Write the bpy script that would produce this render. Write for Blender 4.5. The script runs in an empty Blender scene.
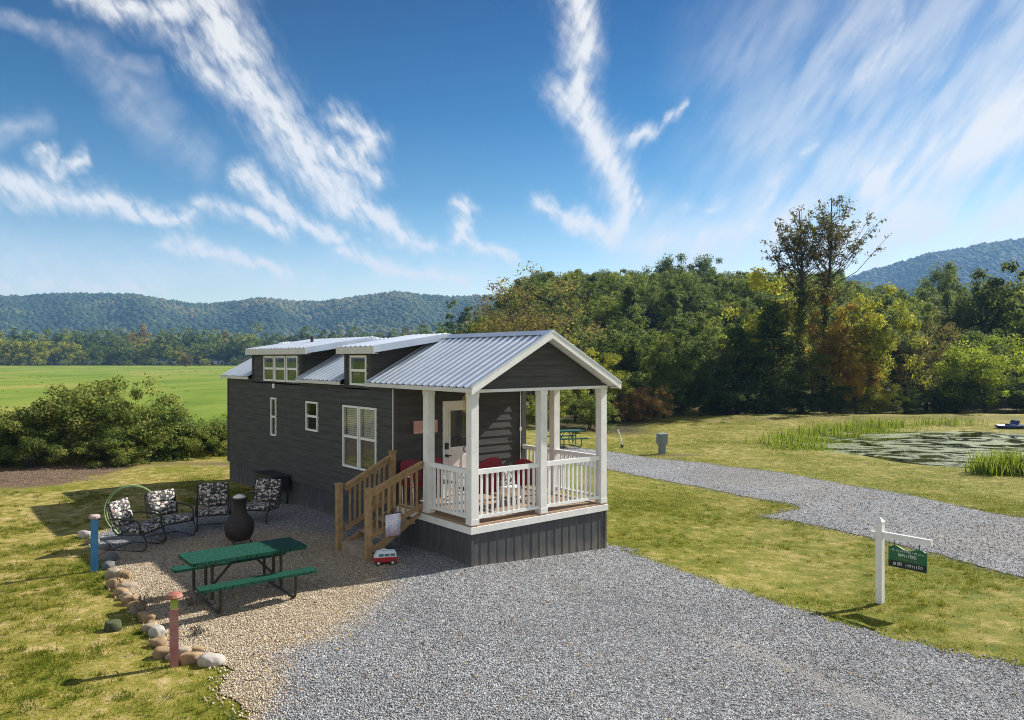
import bpy, math, random
import numpy as np
from mathutils import Vector, Matrix
from mathutils.geometry import delaunay_2d_cdt
R = math.radians
rng = np.random.default_rng(7)
random.seed(7)
S = bpy.context.scene
COL = S.collection
CAM_H = 3.8
F = 760.4          # focal length in pixels of the photograph (1024 wide)
HOR = 358.06

# ------------------------------------------------------------------ node helpers
class NT:
    def __init__(s, tree): s.t = tree; s.n = tree.nodes; s.l = tree.links
    def add(s, typ, ins=None, **kw):
        n = s.n.new(typ)
        for k, v in kw.items(): setattr(n, k, v)
        if ins:
            for k, v in ins.items():
                sock = n.inputs[k]
                if isinstance(v, bpy.types.NodeSocket): s.l.new(v, sock)
                else: sock.default_value = v
        return n
    def m(s, op, a, b=None, c=None, clamp=False):
        ins = {0: a}
        if b is not None: ins[1] = b
        if c is not None: ins[2] = c
        o = s.add('ShaderNodeMath', ins, operation=op).outputs[0]
        if clamp: o = s.m('MINIMUM', s.m('MAXIMUM', o, 0.), 1.)
        return o
    def vm(s, op, a, b=None, scale=None, out=0):
        ins = {0: a}
        if b is not None: ins[1] = b
        if scale is not None: ins['Scale'] = scale
        n = s.add('ShaderNodeVectorMath', ins, operation=op); return n.outputs[out]
    def mix(s, f, a, b):
        n = s.add('ShaderNodeMix', data_type='RGBA')
        for k, v in ((0, f), (6, a), (7, b)):
            if isinstance(v, bpy.types.NodeSocket): s.l.new(v, n.inputs[k])
            else: n.inputs[k].default_value = v if k == 0 else c4(v)
        return n.outputs[2]
    def noise(s, vec, scale, detail=3.0, rough=.55, dist=0.0):
        return s.add('ShaderNodeTexNoise', {'Vector': vec, 'Scale': scale, 'Detail': detail, 'Roughness': rough, 'Distortion': dist})
    def ramp(s, f, stops):
        n = s.add('ShaderNodeValToRGB', {0: f}); e = n.color_ramp.elements
        while len(e) < len(stops): e.new(.5)
        for el, (p, c) in zip(e, stops): el.position = p; el.color = c4(c)
        return n.outputs[0]
    def mr(s, v, a, b, c=0.0, d=1.0, smooth=True):
        n = s.add('ShaderNodeMapRange', {0: v, 1: a, 2: b, 3: c, 4: d}); n.interpolation_type = 'SMOOTHSTEP' if smooth else 'LINEAR'; n.clamp = not smooth
        return n.outputs[0]
def c4(c):
    if isinstance(c, (int, float)): c = (c, c, c)
    return (c[0], c[1], c[2], 1.0)
def newmat(name):
    m = bpy.data.materials.new(name); m.use_nodes = True
    t = NT(m.node_tree); b = t.n['Principled BSDF']; return m, t, b
def pm(name, c1, c2=None, scale=6., rough=.6, bump=0., bscale=40., metal=0., stretch=(1, 1, 1), spec=.4):
    m, t, b = newmat(name)
    b.inputs['Roughness'].default_value = rough; b.inputs['Metallic'].default_value = metal
    b.inputs['Specular IOR Level'].default_value = spec
    co = t.add('ShaderNodeTexCoord').outputs['Object']
    co = t.vm('MULTIPLY', co, stretch)
    if c2 is None: c2 = tuple(x * .8 for x in c1)
    n = t.noise(co, scale, 4, .6)
    f = t.mr(n.outputs[0], .32, .68)
    t.l.new(t.mix(f, c1, c2), b.inputs['Base Color'])
    if bump:
        nb = t.noise(co, bscale, 3, .6)
        bp = t.add('ShaderNodeBump', {'Height': nb.outputs[0], 'Strength': bump, 'Distance': .01})
        t.l.new(bp.outputs[0], b.inputs['Normal'])
    return m

# ------------------------------------------------------------------ mesh helpers
class MB:
    def __init__(s): s.v = []; s.f = []; s.mi = []; s.cur = 0
    def add(s, vs, fs):
        k = len(s.v); s.v += [tuple(map(float, p)) for p in vs]
        for f in fs: s.f.append([i + k for i in f]); s.mi.append(s.cur)
        return s
    def obox(s, o, ax, ay, az):
        o, ax, ay, az = map(Vector, (o, ax, ay, az))
        p = [o, o + ax, o + ax + ay, o + ay]; p += [q + az for q in p]
        fs = [(0, 3, 2, 1), (4, 5, 6, 7), (0, 1, 5, 4), (1, 2, 6, 5), (2, 3, 7, 6), (3, 0, 4, 7)]
        if ax.cross(ay).dot(az) < 0: fs = [f[::-1] for f in fs]
        return s.add(p, fs)
    def box(s, x0, y0, z0, x1, y1, z1):
        return s.obox((x0, y0, z0), (x1 - x0, 0, 0), (0, y1 - y0, 0), (0, 0, z1 - z0))
    def beam(s, p, q, w, h, up=(0, 0, 1)):
        p, q, up = Vector(p), Vector(q), Vector(up)
        d = q - p; sd = d.cross(up).normalized() * w; u2 = sd.cross(d).normalized() * h
        return s.obox(p - sd / 2 - u2 / 2, d, sd, u2)
    def tube(s, pts, r, seg=8, closed=False, cap=True):
        pts = [Vector(p) for p in pts]; n = len(pts)
        rs = r if isinstance(r, (list, tuple)) else [r] * n
        vs = []; prev = None
        for i, p in enumerate(pts):
            if closed: d = pts[(i + 1) % n] - pts[i - 1]
            else: d = pts[min(i + 1, n - 1)] - pts[max(i - 1, 0)]
            d.normalize()
            if prev is None:
                a = Vector((0, 0, 1)) if abs(d.z) < .9 else Vector((1, 0, 0))
                x = d.cross(a).normalized()
            else: x = (prev - d * prev.dot(d)).normalized()
            prev = x; y = d.cross(x)
            for k in range(seg):
                t = 2 * math.pi * k / seg; vs.append(p + (x * math.cos(t) + y * math.sin(t)) * rs[i])
        fs = []
        for i in range(n if closed else n - 1):
            j = (i + 1) % n
            for k in range(seg):
                k2 = (k + 1) % seg; fs.append((i * seg + k, i * seg + k2, j * seg + k2, j * seg + k))
        if cap and not closed: fs += [tuple(range(seg))[::-1], tuple(range((n - 1) * seg, n * seg))]
        return s.add(vs, fs)
    def lathe(s, prof, c=(0, 0, 0), seg=24):
        vs = []; fs = []; n = len(prof)
        for r, z in prof:
            for k in range(seg):
                t = 2 * math.pi * k / seg; vs.append((c[0] + r * math.cos(t), c[1] + r * math.sin(t), c[2] + z))
        for i in range(n - 1):
            for k in range(seg):
                k2 = (k + 1) % seg; fs.append((i * seg + k, i * seg + k2, (i + 1) * seg + k2, (i + 1) * seg + k))
        fs += [tuple(range(seg))[::-1], tuple(range((n - 1) * seg, n * seg))]
        return s.add(vs, fs)
    def prism(s, poly, d):
        poly = [Vector(p) for p in poly]; d = Vector(d); n = len(poly)
        nrm = (poly[1] - poly[0]).cross(poly[2] - poly[1])
        fs = [tuple(range(n))[::-1], tuple(range(n, 2 * n))] + [(i, (i + 1) % n, n + (i + 1) % n, n + i) for i in range(n)]
        if nrm.dot(d) < 0: fs = [f[::-1] for f in fs]
        return s.add(poly + [p + d for p in poly], fs)
    def cushion(s, c, ax, ay, az, nx=8, ny=8, puff=.5):
        # pillowy slab: half-axes ax, ay, thickness az
        c, ax, ay, az = map(Vector, (c, ax, ay, az)); vs = []; fs = []
        for sgn in (1, -1):
            for i in range(nx + 1):
                for j in range(ny + 1):
                    u, v = i / nx * 2 - 1, j / ny * 2 - 1
                    h = (1 - abs(u) ** 4) ** .5 * (1 - abs(v) ** 4) ** .5
                    vs.append(c + ax * u + ay * v + az * sgn * (.35 + .65 * h))
        w = (ny + 1); o = (nx + 1) * w
        for i in range(nx):
            for j in range(ny):
                a = i * w + j
                fs.append((a, a + w, a + w + 1, a + 1)); fs.append((o + a, o + a + 1, o + a + w + 1, o + a + w))
        rim = [i * w for i in range(nx + 1)] + [nx * w + j for j in range(1, ny + 1)] + [i * w + ny for i in range(nx - 1, -1, -1)] + [j for j in range(ny - 1, 0, -1)]
        for k in range(len(rim)):
            a, b = rim[k], rim[(k + 1) % len(rim)]; fs.append((b, a, o + a, o + b))
        return s.add(vs, fs)
    def build(s, name, mats, parent=None, smooth=False, loc=None, rotz=0):
        me = bpy.data.meshes.new(name); me.from_pydata(s.v, [], s.f)
        mats = mats if isinstance(mats, (list, tuple)) else [mats]
        for m in mats: me.materials.append(m)
        if len(mats) > 1: me.polygons.foreach_set('material_index', s.mi)
        if smooth: me.polygons.foreach_set('use_smooth', [True] * len(me.polygons))
        me.update()
        o = bpy.data.objects.new(name, me); COL.objects.link(o)
        if parent is not None: o.parent = parent
        if loc is not None: o.location = loc
        o.rotation_euler.z = rotz
        return o
def np_mesh(name, V, Fc, mat, attrs=None, smooth=False, vattrs=None):
    """V (n,3), Fc (m,k) one face size"""
    me = bpy.data.meshes.new(name); k = Fc.shape[1]; m = len(Fc)
    me.vertices.add(len(V)); me.vertices.foreach_set('co', np.ascontiguousarray(V, dtype=np.float32).ravel())
    me.loops.add(m * k); me.loops.foreach_set('vertex_index', np.ascontiguousarray(Fc, dtype=np.int32).ravel())
    me.polygons.add(m); me.polygons.foreach_set('loop_start', np.arange(0, m * k, k, dtype=np.int32))
    if smooth: me.polygons.foreach_set('use_smooth', np.ones(m, dtype=bool))
    me.update(calc_edges=True)
    me.materials.append(mat)
    for n, a in (attrs or {}).items():
        at = me.attributes.new(n, 'FLOAT', 'FACE'); at.data.foreach_set('value', np.ascontiguousarray(a, dtype=np.float32))
    for n, a in (vattrs or {}).items():
        at = me.attributes.new(n, 'FLOAT', 'POINT'); at.data.foreach_set('value', np.ascontiguousarray(a, dtype=np.float32))
    return me
def link(name, me, parent=None, loc=None, kind=None):
    o = bpy.data.objects.new(name, me); COL.objects.link(o)
    if parent is not None: o.parent = parent
    if loc is not None: o.location = loc
    if kind: o['kind'] = kind
    return o
def tag(o, label, cat, group=None):
    o['label'] = label; o['category'] = cat
    if group: o['group'] = group
    return o
def thing(name, label, cat, loc=(0, 0, 0), rotz=0, group=None):
    o = bpy.data.objects.new(name, None); COL.objects.link(o); o.location = loc; o.rotation_euler.z = rotz
    o.empty_display_size = .2
    return tag(o, label, cat, group)
def dup(root, loc, rotz, label, scale=None):
    r = root.copy(); COL.objects.link(r); r.location = loc; r.rotation_euler = (0, 0, rotz); r['label'] = label
    if scale is not None: r.scale = scale
    for ch in list(root.children):
        c = ch.copy(); COL.objects.link(c); c.parent = r
        for g in ch.children:
            d = g.copy(); COL.objects.link(d); d.parent = c
    return r

# ------------------------------------------------------------------ terrain
def sst(a, b, x):
    t = np.clip((x - a) / (b - a), 0, 1); return t * t * (3 - 2 * t)
POND_C, POND_R = None, None
def terrain(x, y):
    x = np.asarray(x, float); y = np.asarray(y, float)
    r = .075 * (x + .7)
    z = -np.where(r < 0, 0, np.where(r > .5, .5, r)) * (1 - sst(120, 300, y))
    q = x / np.maximum(y, 5.)
    side = sst(-.10, .05, q) * (1 - .35 * sst(.42, .62, q))
    z = z + 12.0 * sst(56, 135, y) * side * (1 - sst(200, 520, y))
    # pond bowl
    px, py = (x - 24.7) / 11.0, (y - 36.5) / 9.5
    z = z - .18 * (1 - sst(.72, 1.02, np.sqrt(px * px + py * py)))
    # far pond bank
    z = z + .35 * np.exp(-((y - 53 - .0 * x) / 3.0) ** 2) * sst(12, 18, x)
    # soft unevenness on the lawns
    w = np.clip(sst(1.5, 4, np.abs(x - 1.5 - .2 * (y - 12))), 0, 1)
    z = z + w * .018 * (np.sin(x * 1.7 + y * .6) + np.sin(y * 1.3 - x * .4 + 1.) + np.sin(x * .7 - y * .9 + 2.)) * (y < 300)
    return z
_vt = np.random.default_rng(99).random((256, 256))
def vn(x, y, sc):
    x = np.asarray(x) * sc + 57.3; y = np.asarray(y) * sc + 31.7; i = np.floor(x).astype(int); j = np.floor(y).astype(int); u = x - i; v = y - j; u = u * u * (3 - 2 * u); v = v * v * (3 - 2 * v)
    g = lambda a, b: _vt[a % 256, b % 256]
    return (g(i, j) * (1 - u) + g(i + 1, j) * u) * (1 - v) + (g(i, j + 1) * (1 - u) + g(i + 1, j + 1) * u) * v
def patchy(x, y): return .45 * vn(x, y, .55) + .33 * vn(x + 9, y, 1.4) + .22 * vn(x, y + 5, 3.3)   # about 0.2 .. 0.8
def tz(x, y): return float(terrain(x, y))
def gp(px, py):
    """ground point seen at a photo position (measuring aid)"""
    z = 0.
    for _ in range(30):
        y = F * (CAM_H - z) / (py - HOR); x = (px - 512) / F * y; z = .5 * z + .5 * tz(x, y)
    return x, y, z

# ------------------------------------------------------------------ materials
def lawn_material():
    m, t, b = newmat('lawn_grass')
    co = t.add('ShaderNodeTexCoord').outputs['Object']
    at = lambda n: t.add('ShaderNodeAttribute', attribute_name=n).outputs['Fac']
    n1 = t.noise(co, .55, 5, .62).outputs[0]; n2 = t.noise(co, 3.2, 5, .65).outputs[0]; n3 = t.noise(co, 28, 3, .7).outputs[0]
    green = t.ramp(n2, [(.3, (.085, .115, .010)), (.5, (.15, .155, .014)), (.7, (.22, .19, .028))])
    dryc = t.ramp(n2, [(.33, (.14, .14, .02)), (.5, (.265, .22, .05)), (.66, (.46, .35, .17))])
    dm = t.m('ADD', at('dry'), t.m('MULTIPLY_ADD', n2, 1.0, -.5), clamp=True)
    c = t.mix(dm, green, dryc)
    fld = t.ramp(t.noise(t.vm('MULTIPLY', co, (.55, .28, 1)), .12, 7, .66).outputs[0], [(.32, (.080, .14, .012)), (.45, (.135, .205, .018)), (.54, (.19, .235, .03)), (.66, (.29, .255, .06))])
    c = t.mix(at('field'), c, fld)
    soil = t.ramp(n2, [(.3, (.07, .045, .03)), (.55, (.15, .10, .065)), (.75, (.22, .17, .10))])
    sm = t.mr(t.m('ADD', at('dirt'), t.m('MULTIPLY_ADD', n2, 1.2, -.6)), .35, .65)
    c = t.mix(sm, c, soil)
    fo = t.ramp(n2, [(.3, (.03, .026, .015)), (.7, (.07, .055, .03))])
    c = t.mix(at('forest'), c, fo)
    c = t.mix(t.mr(n3, .35, .75, 0, .45), c, t.mix(.5, c, (.05, .05, .012)))
    t.l.new(c, b.inputs['Base Color']); b.inputs['Roughness'].default_value = .9; b.inputs['Specular IOR Level'].default_value = .15
    h = t.m('ADD', t.m('MULTIPLY', n3, .5), n2)
    bp = t.add('ShaderNodeBump', {'Height': h, 'Strength': .8, 'Distance': .05}); t.l.new(bp.outputs[0], b.inputs['Normal'])
    return m
def gravel_material():
    m, t, b = newmat('gravel')
    co = t.add('ShaderNodeTexCoord').outputs['Object']
    wn = t.noise(co, 9, 2).outputs['Color']
    co2 = t.vm('ADD', co, t.vm('SCALE', wn, scale=.02))
    v = t.add('ShaderNodeTexVoronoi', {'Vector': co2, 'Scale': 52.}, feature='F1')
    v2 = t.add('ShaderNodeTexVoronoi', {'Vector': co2, 'Scale': 30.}, feature='F1')
    sep = t.add('ShaderNodeSeparateColor', {0: v.outputs['Color']}); sep2 = t.add('ShaderNodeSeparateColor', {0: v2.outputs['Color']})
    g = t.m('MULTIPLY_ADD', sep2.outputs[0], .4, t.m('MULTIPLY', sep.outputs[0], .6))
    grey = t.ramp(g, [(.10, (.10, .102, .105)), (.35, (.26, .263, .27)), (.65, (.41, .413, .42)), (.9, (.60, .60, .605))])
    tan = t.ramp(g, [(.12, (.20, .15, .10)), (.4, (.42, .33, .22)), (.65, (.56, .47, .33)), (.9, (.72, .65, .54))])
    at = t.add('ShaderNodeAttribute', attribute_name='tan').outputs['Fac']
    nz = t.noise(co, 1.1, 4, .65).outputs[0]
    fm = t.mr(t.m('ADD', at, t.m('MULTIPLY_ADD', nz, .9, -.45)), .25, .75)
    dirt = t.mr(t.noise(co, .9, 5, .7).outputs[0], .60, .70, 0, .7)
    c = t.mix(fm, grey, tan); c = t.mix(dirt, c, (.36, .28, .2))
    c = t.mix(t.m('MULTIPLY', t.add('ShaderNodeAttribute', attribute_name='track').outputs['Fac'], .8), c, t.mix(sep.outputs[1], (.24, .22, .20), (.44, .42, .39)))
    c = t.mix(t.mr(t.noise(co, .45, 4, .6).outputs[0], .3, .7, 0, .5), c, t.vm('SCALE', c, scale=.62))
    t.l.new(c, b.inputs['Base Color']); b.inputs['Roughness'].default_value = .85; b.inputs['Specular IOR Level'].default_value = .2
    h = t.m('SUBTRACT', 1., t.m('ADD', v.outputs['Distance'], v2.outputs['Distance']))
    bp = t.add('ShaderNodeBump', {'Height': h, 'Strength': 1., 'Distance': .035}); t.l.new(bp.outputs[0], b.inputs['Normal'])
    return m
def attr_ramp_mat(name, stops, rough=.8, transl=0., spec=.2, obj_var=0., attr='v'):
    m, t, b = newmat(name)
    a = t.add('ShaderNodeAttribute', attribute_name=attr).outputs['Fac']
    if obj_var:
        r = t.add('ShaderNodeObjectInfo').outputs['Random']
        a = t.m('MULTIPLY_ADD', t.m('SUBTRACT', r, .5), obj_var, a, clamp=True)
    c = t.ramp(a, stops)
    t.l.new(c, b.inputs['Base Color']); b.inputs['Roughness'].default_value = rough; b.inputs['Specular IOR Level'].default_value = spec
    if transl:
        tr = t.add('ShaderNodeBsdfTranslucent', {'Color': t.mix(.35, c, (.30, .32, .02))})
        mx = t.add('ShaderNodeMixShader', {0: transl, 1: b.outputs[0], 2: tr.outputs[0]})
        t.l.new(mx.outputs[0], t.n['Material Output'].inputs[0])
    return m
M_LAWN = lawn_material(); M_GRAVEL = gravel_material()
M_STONE = attr_ramp_mat('loose_stone', [(0, (.085, .088, .095)), (.2, (.22, .226, .238)), (.38, (.36, .366, .38)), (.5, (.54, .546, .56)), (.501, (.22, .155, .095)), (.7, (.44, .34, .22)), (.88, (.62, .52, .38)), (1, (.78, .72, .60))], .8)
M_BLADE = attr_ramp_mat('grass_blade', [(0, (.055, .10, .008)), (.35, (.135, .17, .012)), (.7, (.255, .23, .025)), (1, (.42, .32, .105))], .8, .4)
def leafmat(name, a, b, c, tr=.6, ov=.38): return attr_ramp_mat(name, [(0, a), (.5, b), (1, c)], .7, tr, .25, ov)
L_DARK = leafmat('leaf_dark_green', (0.019, 0.047, 0.020), (0.050, 0.100, 0.032), (0.131, 0.187, 0.050))
L_MID = leafmat('leaf_mid_green', (0.047, 0.093, 0.025), (0.120, 0.177, 0.036), (0.257, 0.302, 0.065))
L_YEL = leafmat('leaf_yellow_green', (0.067, 0.091, 0.015), (0.230, 0.247, 0.032), (0.396, 0.429, 0.059))
L_LIME = leafmat('leaf_bright_green', (0.126, 0.199, 0.025), (0.264, 0.342, 0.041), (0.445, 0.485, 0.071))
L_OR = leafmat('leaf_orange', (0.099, 0.097, 0.022), (0.371, 0.195, 0.033), (0.512, 0.378, 0.054))
L_BRN = leafmat('leaf_brown', (0.079, 0.051, 0.029), (0.167, 0.111, 0.050), (0.257, 0.178, 0.072))
L_SHR = leafmat('leaf_shrub', (0.044, 0.089, 0.022), (0.140, 0.203, 0.045), (0.400, 0.382, 0.101))
L_GOLD = leafmat('leaf_golden_green', (0.088, 0.115, 0.017), (0.286, 0.299, 0.031), (0.572, 0.552, 0.061))
L_RED = leafmat('leaf_red_brown', (0.131, 0.080, 0.036), (0.304, 0.160, 0.072), (0.435, 0.275, 0.102))
L_REED = leafmat('leaf_reed', (.06, .11, .015), (.12, .2, .02), (.22, .28, .04))
M_BARK = pm('bark', (.075, .058, .045), (.035, .028, .022), 6, .9, .6, 30, stretch=(1, 1, .3))
M_BARK2 = pm('grey_bark', (.12, .10, .085), (.06, .05, .04), 6, .9, .6, 30, stretch=(1, 1, .3))

# ------------------------------------------------------------------ ground
def axis(lo, hi, step, far_lo, far_hi, g=1.18):
    a = list(np.arange(lo, hi + step / 2, step)); d = step; x = a[-1]
    while x < far_hi: d *= g; x += d; a.append(x)
    d = step; x = a[0]; pre = []
    while x > far_lo: d *= g; x -= d; pre.append(x)
    return np.array(pre[::-1] + a)
def make_ground():
    xs = axis(-24, 42, .33, -7000, 7000); ys = axis(4, 68, .33, -3000, 9000)
    X, Y = np.meshgrid(xs, ys); X = X.ravel(); Y = Y.ravel(); Z = terrain(X, Y)
    nx, ny = len(xs), len(ys)
    i = np.arange(nx * ny).reshape(ny, nx)
    Fc = np.stack([i[:-1, :-1].ravel(), i[:-1, 1:].ravel(), i[1:, 1:].ravel(), i[1:, :-1].ravel()], 1)
    q = X / np.maximum(Y, 1)
    field = sst(29, 34, Y) * (1 - sst(-.09, .0, q)) + (Y > 250) * 1.; field = np.clip(field, 0, 1)
    forest = sst(58, 64, Y) * sst(-.06, .04, q) * (1 - sst(300, 420, Y))
    forest = np.maximum(forest, sst(41, 45, Y) * sst(-.02, .05, q) * (1 - sst(.15, .20, q)) )
    forest = np.maximum(forest, sst(385, 400, Y) * (1 - sst(.05, .12, q)))
    dirt = sst(20.2, 23, Y + .10 * (X + 14) + 3 * (patchy(X, Y) - .5)) * (1 - sst(27, 28, Y)) * (1 - sst(-14.5, -11.5, X + 3 * (patchy(X + 30, Y) - .5)))
    dirt = np.maximum(dirt, .55 * np.exp(-((Y - 27.3) / 1.2) ** 2) * (X < -8))
    dirt = np.maximum(dirt, .8 * np.exp(-((X - 8.9) / .9) ** 2 - ((Y - 22.7) / .45) ** 2))
    dirt = np.maximum(dirt, .75 * np.exp(-((X - 7) / 2.2) ** 2 - ((Y - 33.6) / .5) ** 2))
    dirt = np.maximum(dirt, .45 * np.exp(-((Y - 51.5) / 2.2) ** 2) * sst(8, 12, X))
    pa = patchy(X, Y)
    yard = 1 - sst(-5.5, -2.5, X)
    dry = np.clip(.62 * yard + .25 * sst(26, 40, Y) * (X > 0) + .10 + (pa - .46) * (1.3 + 1.5 * yard), 0, 1)
    return link('ground', np_mesh('ground', np.stack([X, Y, Z], 1), Fc, M_LAWN, smooth=True,
               vattrs={'field': field, 'forest': forest, 'dirt': dirt, 'dry': dry}), kind='structure')
make_ground()
def densify(poly, step, jit, closed=True):
    out = []; n = len(poly)
    for i in range(n):
        a = np.array(poly[i][:2]); b = np.array(poly[(i + 1) % n][:2]); L = np.linalg.norm(b - a); k = max(1, int(L / step))
        for j in range(k): out.append(a + (b - a) * j / k + (rng.normal(0, jit, 2) if 0 < j or True else 0))
    return np.array(out)
def in_poly(P, poly):
    x, y = P[:, 0], P[:, 1]; r = np.zeros(len(P), bool); n = len(poly)
    for i in range(n):
        x1, y1 = poly[i]; x2, y2 = poly[i - 1]
        c = ((y1 > y) != (y2 > y)) & (x < (x2 - x1) * (y - y1) / (y2 - y1 + 1e-12) + x1); r ^= c
    return r
def sheet(name, poly, mat, dz, cell, step, jit, zfun=None, vattr=None):
    b = densify(poly, step, jit)
    lo, hi = b.min(0), b.max(0)
    gx, gy = np.meshgrid(np.arange(lo[0], hi[0], cell), np.arange(lo[1], hi[1], cell))
    g = np.stack([gx.ravel(), gy.ravel()], 1) + rng.normal(0, cell * .05, (gx.size, 2)); g = g[in_poly(g, b)]
    pts = [Vector(p) for p in np.vstack([b, g])]; nb = len(b)
    vs, es, fs, _, _, _ = delaunay_2d_cdt(pts, [(i, (i + 1) % nb) for i in range(nb)], [], 1, 1e-5)
    V = np.array([tuple(v) for v in vs]); z = (terrain(V[:, 0], V[:, 1]) if zfun is None else zfun(V)) + dz
    V3 = np.column_stack([V, z])
    return link(name, np_mesh(name, V3, np.array([tuple(f) for f in fs]), mat, smooth=True, vattrs=vattr(V) if vattr else None), kind='structure'), b
G = lambda *p: [gp(*q)[:2] for q in p]
PAD = G((96, 537), (120, 527), (160, 519), (205, 510), (245, 500)) + [(-7.5, 19.6), (-6., 21.), (0, 18), (2.6, 15.9)] + \
      G((618, 551), (665, 566), (720, 585), (790, 608), (850, 627), (930, 648), (1024, 667)) + [(9.5, 8.3), (10, 3), (-1, 2.5)] + \
      [(-2.6, 6.2)] + G((250, 712), (225, 690), (232, 668), (205, 659), (170, 650), (150, 622), (126, 588), (108, 565))
def tan_w(x, y):
    # warm pea gravel round the picnic table
    d = np.hypot((x + 5.2) / 3.55, (y - 12.6) / 4.6)
    d2 = np.hypot((x + 3.5) / 1.1, (y - 8.3) / 1.9)
    return np.maximum(1 - sst(.72, 1.08, d), .9 * (1 - sst(.5, 1.2, d2)))
YAW_ = R(39.246); HX_, HY_ = -.732, 13.726
def track(x, y):
    a = (x - HX_) * math.cos(YAW_) + (y - HY_) * math.sin(YAW_) + .25 * np.sin(y * .35); f = (1 - sst(12.2, 13.6, y + .6 * x))
    return np.maximum(np.exp(-((a - 1.05) / .22) ** 2), np.exp(-((a - 2.75) / .22) ** 2)) * f
pad, PADB = sheet('gravel_pad', PAD, M_GRAVEL, .012, .3, .12, .05, vattr=lambda V: {'tan': tan_w(V[:, 0], V[:, 1]), 'track': track(V[:, 0], V[:, 1])})
DRV = G((560, 446), (610, 452), (700, 463), (830, 482), (930, 500), (1024, 519)) + [(17.5, 17.), (17.5, 12.6)] + \
      G((1024, 578), (930, 553), (850, 533), (795, 521), (762, 517), (800, 510), (795, 505), (700, 487), (610, 470), (560, 461))
drv, DRVB = sheet('gravel_driveway', DRV, M_GRAVEL, .014, .4, .22, .04, vattr=lambda V: {'tan': np.zeros(len(V)), 'track': .8 * np.exp(-((vn(V[:, 0], V[:, 1], .35) - .62) / .12) ** 2)})

def stones(n, poly, sizes, zoff, tanf, ymax=99, near=True):
    lo, hi = poly.min(0), poly.max(0)
    P = rng.uniform(lo, hi, (n * 3, 2)); P = P[in_poly(P, poly)]
    q = P[:, 0] / np.maximum(P[:, 1], .1); P = P[(np.abs(q) < .72) & (P[:, 1] > 6.6) & (P[:, 1] < ymax)]
    keep = rng.random(len(P)) < np.clip((11. / P[:, 1]) ** 1.3, 0, 1) * (1 - .85 * track(P[:, 0], P[:, 1])); P = P[keep][:n]
    k = len(P)
    octa = np.array([(1, 0, 0), (-1, 0, 0), (0, 1, 0), (0, -1, 0), (0, 0, 1), (0, 0, -.6)], float)
    of = np.array([(0, 2, 4), (2, 1, 4), (1, 3, 4), (3, 0, 4), (2, 0, 5), (1, 2, 5), (3, 1, 5), (0, 3, 5)])
    s = rng.uniform(*sizes, (k, 1, 1)) * rng.uniform(.6, 1.3, (k, 6, 1))
    a = rng.uniform(0, 6.28, k); ca, sa = np.cos(a), np.sin(a)
    v = octa[None] * s; v[:, :, 2] *= .7
    v += rng.normal(0, .004, v.shape)
    x = v[:, :, 0] * ca[:, None] - v[:, :, 1] * sa[:, None]; y = v[:, :, 0] * sa[:, None] + v[:, :, 1] * ca[:, None]
    z0 = terrain(P[:, 0], P[:, 1]) + zoff
    V = np.stack([x + P[:, :1], y + P[:, 1:], v[:, :, 2] + z0[:, None]], 2).reshape(-1, 3)
    Fc = (of[None] + (np.arange(k) * 6)[:, None, None]).reshape(-1, 3)
    tn = rng.random(k) < np.clip(tanf(P[:, 0], P[:, 1]) * .95 + .03, 0, 1)
    c = np.where(tn, .501 + .499 * rng.beta(2.2, 2, k), .5 * rng.beta(1.7, 1.7, k))
    return V, Fc, np.repeat(c, 8)
V, Fc, c = stones(150000, PADB, (.006, .0145), .015, tan_w)
o = link('gravel_stones', np_mesh('gravel_stones', V, Fc, M_STONE, attrs={'v': c}), kind='stuff'); tag(o, 'loose crushed stones covering the grey and tan gravel pad', 'gravel')
V, Fc, c = stones(42000, DRVB, (.010, .022), .02, lambda x, y: x * 0 + .04)
o = link('driveway_stones', np_mesh('driveway_stones', V, Fc, M_STONE, attrs={'v': c}), kind='stuff'); tag(o, 'loose crushed stones on the far gravel driveway beyond the lawn strip', 'gravel')

# stones thrown out along the ragged gravel edges
def edge_stones(b, n, spread):
    i = rng.integers(0, len(b), n); P = b[i] + (b[(i + 1) % len(b)] - b[i]) * rng.random((n, 1)) + rng.normal(0, spread, (n, 2)); P = P[(np.abs(P[:, 0]) < .72 * P[:, 1]) & (P[:, 1] > 6.6)]; k = len(P)
    v = rng.normal(0, 1, (k, 6, 3)); octa = np.array([(1, 0, 0), (-1, 0, 0), (0, 1, 0), (0, -1, 0), (0, 0, 1), (0, 0, -.6)], float)
    v = octa[None] * rng.uniform(.007, .02, (k, 1, 1)) * rng.uniform(.6, 1.3, (k, 6, 1)); v[:, :, :2] += P[:, None]; v[:, :, 2] += (terrain(P[:, 0], P[:, 1]) + .012)[:, None]
    of = np.array([(0, 2, 4), (2, 1, 4), (1, 3, 4), (3, 0, 4), (2, 0, 5), (1, 2, 5), (3, 1, 5), (0, 3, 5)])
    tn = rng.random(k) < tan_w(P[:, 0], P[:, 1]) + .08
    return v.reshape(-1, 3), (of[None] + (np.arange(k) * 6)[:, None, None]).reshape(-1, 3), np.repeat(np.where(tn, .501 + .499 * rng.beta(2.2, 2, k), .5 * rng.beta(1.7, 1.7, k)), 8)
A = edge_stones(PADB, 9000, .10); B = edge_stones(DRVB, 9000, .14)
o = link('scattered_stones', np_mesh('scattered_stones', np.vstack([A[0], B[0]]), np.vstack([A[1], B[1] + len(A[0])]), M_STONE, attrs={'v': np.r_[A[2], B[2]]}), kind='stuff'); tag(o, 'stray stones scattered along the grassy edges of the gravel', 'gravel')

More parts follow.
